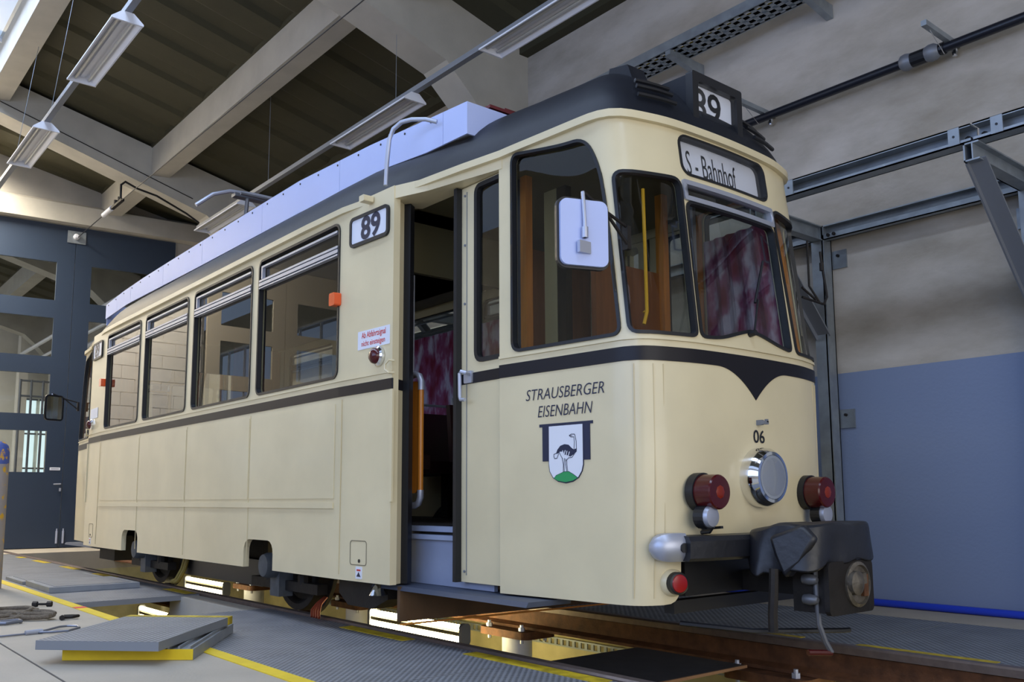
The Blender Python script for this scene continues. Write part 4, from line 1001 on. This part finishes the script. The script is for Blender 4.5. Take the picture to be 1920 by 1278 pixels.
m = M(); m.add([(x, -.325+.04*(i in (1, 2)), z) for i, (x, z) in enumerate(FO)], [(0,1,2,3,4,5)]); m.add([(x, -.24, z) for x, z in FO], [(5,4,3,2,1,0)])
m.f += [(i, (i+1)%6, (i+1)%6+6, i+6) for i in range(6)]
fb = part(m, 'cover_fold', TARP, ob, smooth=True)
md = fb.modifiers.new('bev', 'BEVEL'); md.width = .02; md.segments = 2; md.limit_method = 'NONE'
# crank with red handle, hanging hose, small pipe under the front
m = M(); m.tube([(-2.33,-.17,.50),(-2.33,-.165,.36),(-2.33,-.16,.25),(-2.32,-.13,.17),(-2.31,-.10,.12)], .013, 8); ck = part(m, 'crank', GREYARM, smooth=True)
m = M(); m.tube([(-2.31,-.10,.118),(-2.36,-.21,.125)], .014, 8); part(m, 'crank_handle', REDLENS, ck, smooth=True)
m = M(); m.tube([(-2.44,-.33,.50),(-2.44,-.34,.40),(-2.45,-.34,.30),(-2.45,-.34,.22)], .022, 8); part(m, 'air_hose', DARK, smooth=True)
m = M(); m.tube([(-2.84,-.52,.235),(-2.55,-.36,.215),(-2.35,.05,.20),(-2.33,.10,.20)], .012, 6); part(m, 'sand_pipe', BLACK, smooth=True)
m = M(); m.box(-3.1,-2.82,-.5,.5,.36,.56); m.box(-3.9,-2.9,-.62,.62,.44,.58); m.box(-2.9,-2.84,-.56,.56,.28,.34); part(m, 'front_frame', BLACK)
m = M(); m.box(-8.85,-6.95,-.76,-.72,.13,.34); part(m, 'side_skirt', BLACK)  # black skirt plate between the wheels, hides the lit view underneath
AXB = mat('axle_box_grey', srgb(84, 88, 92), .6, 0, .3, 14)
# --- running gear
m = M(); m.box(-12.6,-3.0,-.55,-.45,.40,.58); m.box(-12.6,-3.0,.45,.55,.40,.58); m.box(-10.9,-4.8,-1.02,1.02,.575,.60); m.box(-8.6,-7.0,-.7,.7,.22,.5); m.box(-11.6,-11.0,-.75,.75,.14,.42); part(m, 'chassis', DARK)
for x in (-6.30, -9.32):
    m = M(); m.tube([(x,-.9,.375),(x,.9,.375)], .065, 12); ax = part(m, 'axle', DARK, smooth=True)
    for sg in (-1, 1):
        m = M(); m.lathe((x, sg*.71, .385), (0,sg,0), [(.12,-.05),(.30,-.02),(.34,-.05),(.42,-.05),(.42,-.02),(.385,-.015),(.375,.075),(.33,.075),(.30,.03),(.10,.03),(.10,.07),(0,.07)], 36); part(m, 'wheel', DARK, ax, smooth=True)
        m = M(); m.lathe((x-.03, sg*.86, .345), (0,sg,0), [(.09,0),(.092,.15),(.08,.185),(0,.20)], 20); m.box(x-.10,x+.05,min(sg*.84,sg*.95),max(sg*.84,sg*.95),.12,.36); part(m, 'axle_box', AXB, ax, smooth=True)
    for sg in (-1, 1):
        m = M(); m.bar((x-.55,sg*.86,.20),(x+.55,sg*.86,.20),.08,.07); 
        for d in (-.28,.28): m.tube([(x+d,sg*.86,.22),(x+d,sg*.86,.42)], .05, 10)
        part(m, 'spring_beam', DARK)
# lifeguard board, sand boxes, bell, brake hoses, copper straps
m = M(); m.bar((-4.55,-1.0,.215),(-4.55,.85,.20),.03,.20); part(m, 'lifeguard_board', mat('brown_board', srgb(96, 70, 44), .7, 0, .3, 6))
m = M(); m.bar((-4.53,-1.0,.10),(-4.53,.85,.09),.012,.01); part(m, 'lifeguard_lit_edge', mat('lit_edge_orange', srgb(206, 132, 50), .5))  # orange strip paints the lamp light along the board's lower edge
m = M(); m.prism([(-.3,.36),(.3,.36),(.3,.22),(.12,.15),(-.18,.15),(-.3,.22)], -.95, -.80, lambda u, v, t: (-5.05+u, t, v)); part(m, 'sand_box', DARK)
m = M(); m.lathe((-4.78,-1.0,.32), (0,0,-1), [(.018,0),(.03,.02),(.055,.065),(.058,.07)], 16); part(m, 'bell', CHROME, smooth=True)
m = M(); m.tube([(-8.62,-.78,.32),(-8.66,-.80,.18),(-8.76,-.82,.07),(-8.86,-.82,.05)], .022, 8); part(m, 'brake_hose', HOSE, smooth=True); m = M(); m.tube([(-8.56,-.78,.32),(-8.60,-.80,.18),(-8.70,-.82,.07),(-8.80,-.82,.05)], .02, 8); part(m, 'brake_hose', HOSE, smooth=True)
m = M()
for k in range(4): m.tube([(-5.80-.01*k,-.80,.14),(-5.77-.02*k,-.86,.10),(-5.72-.035*k,-.90,.05+.004*k),(-5.68-.035*k,-.92,.02)], .009, 6)
part(m, 'copper_strap', COPPER, smooth=True)

# ================================================================= OTHER THINGS
# hanging strip lamps: two rows of trunking, each fitting its own thing
def trunk(y, z, x0, x1, label):
    t = empty('lamp_trunking', (x0, y, z), label, 'lamp rail')
    m = M(); m.prism([(-.03,0),(.03,0),(.03,.055),(-.03,.055)], x0, x1, lambda u, v, s: (s, y+u, z+v)); t2 = m.o('rail_profile', GREYMETAL, t)
    return t
def wires(t, y, z, xs, yt=None):
    for x in xs:
        yy = y if yt is None else yt
        m = M(); m.tube([(x, y, z+.05), (x, yy, ceil_z(yy)+.02)], .003, 5); m.o('hanger_wire', GALV, t)
def striplamp(x0, x1, y, z, label):
    l = empty('strip_lamp', (x0, y, z-.08), label, 'lamp', 'unlit strip lamps under the roof')
    pr = [(-.05,.0),(-.135,-.075),(-.135,-.09),(-.122,-.09),(-.05,-.012),(.05,-.012),(.122,-.09),(.135,-.09),(.135,-.075),(.05,.0)]
    m = M(); m.prism(pr, x0+.02, x1-.02, lambda u, v, s: (s, y+u, z+v)); m.o('reflector', WHITEP, l)
    m = M(); m.prism([(-.028,-.012),(.028,-.012),(.02,-.035),(-.02,-.035)], x0+.03, x1-.03, lambda u, v, s: (s, y+u, z+v)); m.o('ballast_cover', WHITEP, l)
    for d in (-.062, .062):
        m = M(); m.tube([(x0+.04, y+d, z-.055), (x1-.04, y+d, z-.055)], .016, 8); m.o('tube', TUBEOFF, l, smooth=True)
    for x in (x0, x1-.02):
        m = M(); m.prism([(-.05,.0),(-.137,-.075),(-.137,-.092),(.137,-.092),(.137,-.075),(.05,.0)], x, x+.02, lambda u, v, s: (s, y+u, z+v)); m.o('end_plate', WHITEP, l)
t = trunk(-1.75, 5.12, -17.3, -2.0, 'left hanging lamp rail carrying two strip lamps in view'); wires(t, -1.75, 5.12, (-12.65,-10.75,-7.95), -1.52)
for i, (a, b, lb) in enumerate(((-12.35,-10.9,'unlit strip lamp in the left row, nearer to the blue gate'),(-9.43,-7.9,'unlit strip lamp high in the left row, nearer the camera'))): striplamp(a, b, -1.75, 5.12, lb)
t = trunk(1.0, 5.03, -13.6, -1.0, 'right hanging lamp rail above the tram roof'); wires(t, 1.0, 5.03, (-11.05,-7.85,-5.0))
for a, b, lb in ((-13.4,-11.75,'unlit strip lamp behind the pantograph above the tram roof'),(-9.06,-7.47,'unlit strip lamp in the right row left of the concrete frame'),(-6.21,-4.65,'unlit strip lamp in the right row in front of the concrete frame')): striplamp(a, b, 1.0, 5.03, lb)
# contact wire with insulator
cw = empty('contact_wire', (-8, .02, 5.4), 'thin black overhead wire running from the gate over the tram', 'wire')
m = M(); m.tube([(-17.6,.20,5.68),(-15.3,.03,5.49)], .009, 6); m.tube([(-14.2,.01,5.46),(-3.0,-.02,5.34)], .006, 6); m.o('wire_run', BLACK, cw)
m = M(); m.tube([(-15.25,.03,5.485),(-14.75,.02,5.475)], .04, 10); m.o('insulator', WHITEP, cw, smooth=True)
m = M(); m.box(-14.78,-14.2,-.0,.05,5.45,5.49); m.lathe((-14.55,.02,5.49),(0,0,1),[(.03,0),(.03,.06)],8); m.lathe((-14.35,.02,5.49),(0,0,1),[(.03,0),(.03,.06)],8); m.o('wire_clamp', DARK, cw)
m = M(); m.tube([(-14.3,.02,5.52),(-14.35,.03,5.75),(-14.45,.12,5.85),(-14.6,.35,5.83),(-14.73,.7,5.82),(-14.73,1.2,5.62),(-14.73,1.42,5.5)], .018, 6); m.o('feed_cable', BLACK, cw, smooth=True)
m = M(); m.tube([(-14.74,-2.4,low_z(-2.4)+.16),(-14.74,1.3,low_z(1.3)+.16)], .008, 5); m.o('conduit_wire', DARK, cw)
# cable tray on the right wall
ct = empty('cable_tray', (-8, 2.4, 5.05), 'galvanised perforated cable tray high on the right wall', 'cable tray')
yA, yB, zt = 2.27, 2.52, 4.96
m = M()
for k in range(4): yy = yA+(yB-yA)*k/3; m.box(-9.5, 2, yy-.022, yy+.022, zt, zt+.006)
x = -9.5
while x < 1.0: m.box(x, x+.055, yA, yB, zt, zt+.006); x += .105
m.o('tray_bottom', GALV, ct, kind='stuff')
m = M(); m.box(-9.5, 2, yA-.008, yA, zt, zt+.10); m.box(-9.5, 2, yB, yB+.008, zt, zt+.10); m.o('tray_side', GALV, ct)
m = M(); m.tube([(-9.4, 2.36, zt+.025), (2, 2.36, zt+.025)], .012, 6); m.o('yellow_cable', YEL, ct)
for x in (-7.9, -6.45, -5.13, -3.77, -2.4, -1.1):
    m = M(); m.prism([(yA-.02,-.045),(yA-.02,-.002),(WY-.004,-.002),(WY-.004,-.12),(WY-.03,-.12)], x-.03, x+.03, lambda u, v, s: (s, u, zt+v)); m.o('tray_bracket', GALV, ct)
# black pipe on brackets
bp = empty('wall_pipe', (-8, 2.62, 4.14), 'black pipe with grey coupling running along the right wall', 'pipe')
m = M(); m.tube([(-9.6,2.62,4.145),(3,2.62,4.145)], .036, 12); m.o('pipe_run', BLKPIPE, bp, smooth=True)
m = M(); m.lathe((-3.13,2.62,4.145),(1,0,0),[(.042,0),(.062,.02),(.066,.05),(.056,.09)],14); m.o('pipe_coupling', GREYMETAL, bp, smooth=True); m = M(); m.lathe((-2.93,2.62,4.145),(1,0,0),[(.056,0),(.066,.03),(.062,.07),(.042,.10)],14); m.o('pipe_coupling', GREYMETAL, bp, smooth=True)
m = M(); m.lathe((-3.045,2.62,4.145),(1,0,0),[(.056,0),(.056,.12)],14); m.o('coupling_band', BLACK, bp); m = M(); m.lathe((-2.82,2.62,4.145),(1,0,0),[(.046,0),(.046,.03)],12); m.o('coupling_band', BLACK, bp)
for x in (-4.36, -2.755, -6.1, -1.1):
    m = M(); m.box(x-.02, x+.02, 2.22, WY, 4.165, 4.205); m.o('pipe_bracket', GALV, bp)
    m = M(); m.lathe((x, 2.70, 4.09), (0,0,1), [(0,0),(.018,.004),(.022,.03),(.012,.12)], 8); m.tube([(x,2.30,4.17),(x+.0,2.52,4.05)], .003, 4); m.o('bracket_bolt', CHROME, bp)
# steel gantry on the right wall
sg_ = empty('steel_gantry', (-4, 2.4, 0), 'galvanised steel frame of posts, arms and braces along the right wall', 'steel frame')
def chan(m, a, b, h, w, t=.012):
    """channel section along x, open towards -y"""
    return
yb = 1.75
for (a, b) in ((-14.5,-2.30),(-2.285,3.0)):
    m = M(); m.box(a, b, yb+.10, yb+.112, 3.03, 3.15); m.box(a, b, yb, yb+.112, 3.14, 3.15); m.box(a, b, yb-.0, yb+.112, 3.03, 3.04); m.box(a, b, yb, yb+.008, 3.03, 3.056); m.box(a, b, yb, yb+.008, 3.134, 3.15); m.o('upper_rail', GALV, sg_)
for x in (-3.60, -2.40, -2.14, -5.2, -6.8):
    m = M(); m.box(x-.035, x+.035, yb-.008, yb, 3.035, 3.145); m.o('rail_plate', GALV, sg_)
    m = M(); m.lathe((x, yb-.008, 3.09), (0,-1,0), [(.008,0),(.008,.004)], 8); m.o('rail_bolt', BLACK, sg_)
for x in (-2.345, -2.245):
    m = M(); m.lathe((x, yb+.10, 3.08), (0,-1,0), [(.02,0),(.02,.03)], 8); m.o('splice_bolt', DARK, sg_)
for (a, b) in ((-14.5,-3.93),(-3.86,-2.36),(-2.28,3.0)):
    m = M(); m.box(a, b, 2.66, 2.672, 2.91, 3.03); m.box(a, b, 2.60, 2.672, 3.02, 3.03); m.box(a, b, 2.60, 2.672, 2.91, 2.918); m.box(a, b, 2.60, 2.608, 2.91, 2.955); m.o('wall_rail', GALV, sg_)
for x in (-3.80, -3.75):
    m = M(); m.lathe((x, 2.60, 2.94), (0,-1,0), [(.014,0),(.014,.014)], 8); m.o('wall_rail_bolt', DARK, sg_)
for x in (-8.6, -6.25, -3.90, -2.30, .0):
    m = M(); m.box(x-.06, x+.045, 2.60, 2.612, 0, 3.03); m.box(x+.033, x+.045, 2.60, 2.73, 0, 3.03); m.box(x+.045, x+.055, 2.60,2.61, 0,3.03); m.box(x-.06, x+.045, 2.718, 2.73, 0, 3.03); m.o('post', GALV, sg_)
    m = M(); m.box(x-.05, x-.04, yb, 2.62, 2.91, 3.03); m.box(x-.05, x+.045, yb, 2.62, 3.02, 3.03); m.box(x-.05, x+.045, yb, 2.62, 2.91, 2.92); m.box(x+.0, x+.008, yb, 2.62, 2.92, 3.02); m.o('arm', GALV, sg_)
    m = M(); m.bar((x+.0, 1.80, 2.93), (x+.0, 2.62, 2.12), .13, .012, (0,1,1)); m.bar((x-.045, 1.80, 2.93), (x-.045, 2.62, 2.12), .012, .09, (0,1,1)); m.o('knee_brace', GREYMETAL, sg_)
    for z in (2.76, 1.45):
        m = M(); m.box(x-.13, x-.03, 2.735, WY, z-.075, z+.075); m.box(x+.03, x+.17, 2.735, WY, z-.075, z+.075); m.o('wall_plate', GALV, sg_)
        m = M(); m.lathe((x+.10, 2.735, z+.03), (0,-1,0), [(.012,0),(.012,.02)], 8); m.o('plate_bolt', DARK, sg_)
# blue pipe along the foot of the wall
m = M(); m.tube([(-16,2.69,.028),(6,2.69,.028)], .027, 10); m.o('floor_pipe', BLUEP, smooth=True, label='blue pipe lying along the foot of the right wall', category='pipe')

# stack of two loose plates
def plate(corners, z0, z1, name, label, edge, grp=None):
    A, B, Cc = [Vector(c) for c in corners]; D = A+(Cc-B); e = empty(name, (A.x, A.y, z0), label, 'floor plate')
    P = [tuple(A), tuple(B), tuple(Cc), tuple(D)]
    m = M(); m.prism(P, z0, z1, lambda u, v, t: (u, v, t)); m.o('plate_body', GRATE2 if edge == 'far' else PLATE, e)
    return e, [A, B, Cc, D]
e, (A, B, Cc, D) = plate([(-5.18,-2.65),(-4.745,-2.128),(-5.56,-1.576)], .001, .055, 'loose_floor_plate', 'lower loose floor plate with yellow front edge and ribs, lying on concrete', 'near')
m = M(); n_ = Vector((Cc-B)).normalized(); m.prism([tuple(A-n_*.004), tuple(B-n_*.004), tuple(B+n_*.0), tuple(A+n_*.0)], .002, .056, lambda u, v, t: (u, v, t)); m.o('yellow_edge', YEL, e)
d_ = (B-A).normalized()
for k in range(4):
    a = B-d_*(.02+.055*k); b = Cc-d_*(.02+.055*k); m = M(); m.bar((a.x,a.y,.062),(b.x,b.y,.062),.010,.016); m.o('rib', PLATE, e)
e, (A, B, Cc, D) = plate([(-5.16,-2.785),(-4.69,-2.325),(-5.43,-1.64)], .072, .118, 'loose_floor_plate', 'upper loose floor plate with grey grating top, lying crooked on the lower one', 'far')
d_ = (Cc-B).normalized(); w_ = (B-A).normalized()
m = M(); m.prism([tuple(D), tuple(Cc), tuple(Cc-d_*.07), tuple(D-d_*.07)], .117, .1195, lambda u, v, t: (u, v, t)); m.prism([tuple(Cc+w_*.003), tuple(Cc-d_*.07+w_*.003), tuple(Cc-d_*.07), tuple(Cc)], .073, .119, lambda u, v, t: (u, v, t)); m.o('yellow_edge', YELW, e)

# rope, cable eyes, shackles on the concrete
def ropeloop(cx, cy, rx, ry, rot, z, n=20, a0=0, a1=2*PI):
    out = []
    for i in range(n+1):
        a = a0+(a1-a0)*i/n; u, v = rx*math.cos(a), ry*math.sin(a)
        out.append((cx+u*math.cos(rot)-v*math.sin(rot), cy+u*math.sin(rot)+v*math.cos(rot), z+.012*math.sin(2*a)))
    return out
pts = ropeloop(-7.45,-2.62,.42,.17,.25,.022)+ropeloop(-7.40,-2.60,.30,.22,.5,.045)+ropeloop(-7.60,-2.66,.30,.12,-.2,.06)+ropeloop(-7.25,-2.52,.36,.10,.7,.035)+[(-7.3,-2.36,.04),(-7.45,-2.29,.024),(-7.62,-2.285,.022),(-7.72,-2.33,.022)]
m = M(); m.tube(pts, .016, 8)
m.o('rope', ROPE, smooth=True, label='coil of thick grey brown rope on the concrete at the left', category='rope')
cb = empty('steel_cable', (-6.4,-2.5,0), 'thin steel cable with an eye and silver clamp lying on the concrete', 'cable')
m = M(); m.tube([(-6.5,-3.3,.008),(-6.31,-2.95,.008),(-6.29,-2.74,.008),(-6.30,-2.62,.008),(-6.31,-2.53,.010)], .006, 8); m.o('cable_run', WIRE, cb, smooth=True)
m = M(); m.tube([(-6.31,-2.53,.010),(-6.38,-2.45,.012),(-6.46,-2.37,.014),(-6.47,-2.32,.014),(-6.42,-2.27,.014),(-6.33,-2.28,.014),(-6.24,-2.37,.012),(-6.27,-2.46,.010),(-6.31,-2.53,.010)], .007, 8); m.o('cable_eye', WIRE, cb, smooth=True)
m = M(); m.tube([(-6.30,-2.60,.014),(-6.32,-2.50,.014)], .015, 8); m.o('cable_clamp', ALU, cb, smooth=True)
m = M(); m.tube([(-6.95,-2.72,.012),(-6.88,-2.60,.014),(-6.92,-2.50,.016),(-7.0,-2.50,.014),(-7.0,-2.60,.012),(-6.93,-2.72,.012)], .012, 8); m.o('cable_end', WIRE, smooth=True, label='dark cable eye lying in front of the rope coil', category='cable')
def shackle(x, y, a, label):
    s = empty('shackle', (x, y, 0), label, 'shackle'); c, n = math.cos(a), math.sin(a); q = lambda u, v, z: (x+u*c-v*n, y+u*n+v*c, z)
    m = M(); m.tube([q(-.04,-.03,.018),q(.02,-.035,.018),(q(.055,0,.02)),q(.02,.035,.018),q(-.04,.03,.018)], .011, 8); m.o('bow', DARK, s, smooth=True)
    m = M(); m.tube([q(-.04,-.055,.018),q(-.04,.055,.018)], .009, 8); m.lathe(q(-.04,-.06,.018), (-n*1,c,0) , [(.019,-.01),(.019,.01)], 6); m.o('pin', DARK, s)
shackle(-6.95,-2.19,1.2,'dark shackle on the concrete between the cable eye and yellow line')
nb_ = empty('bolt_pair', (-7.9,-2.17,0), 'small dark bolt with two nuts on the concrete near the rope', 'bolt')
m = M(); m.tube([(-7.94,-2.21,.02),(-7.87,-2.11,.02)], .010, 6); m.o('shaft', DARK, nb_)
for p_ in ((-7.935,-2.205,.02),(-7.875,-2.115,.02)):
    m = M(); m.lathe(p_, (.57,.82,0), [(.022,-.018),(.022,.018)], 6); m.o('nut', DARK, nb_)
# post with flaking paint at the left edge
ps = empty('paint_post', (-9.85,-2.2,0), 'grey post with flaking yellow paint and blue round top at the left edge', 'post')
m = M(); m.lathe((-9.85,-2.2,0),(0,0,1),[(.10,0),(.10,1.18)],18); m.o('post_body', BOLL, ps, smooth=True)
m = M(); m.lathe((-9.85,-2.2,1.18),(0,0,1),[(.10,0),(.10,.12),(.085,.18),(.05,.215),(0,.225)],18); m.o('post_top', BOLLB, ps, smooth=True)
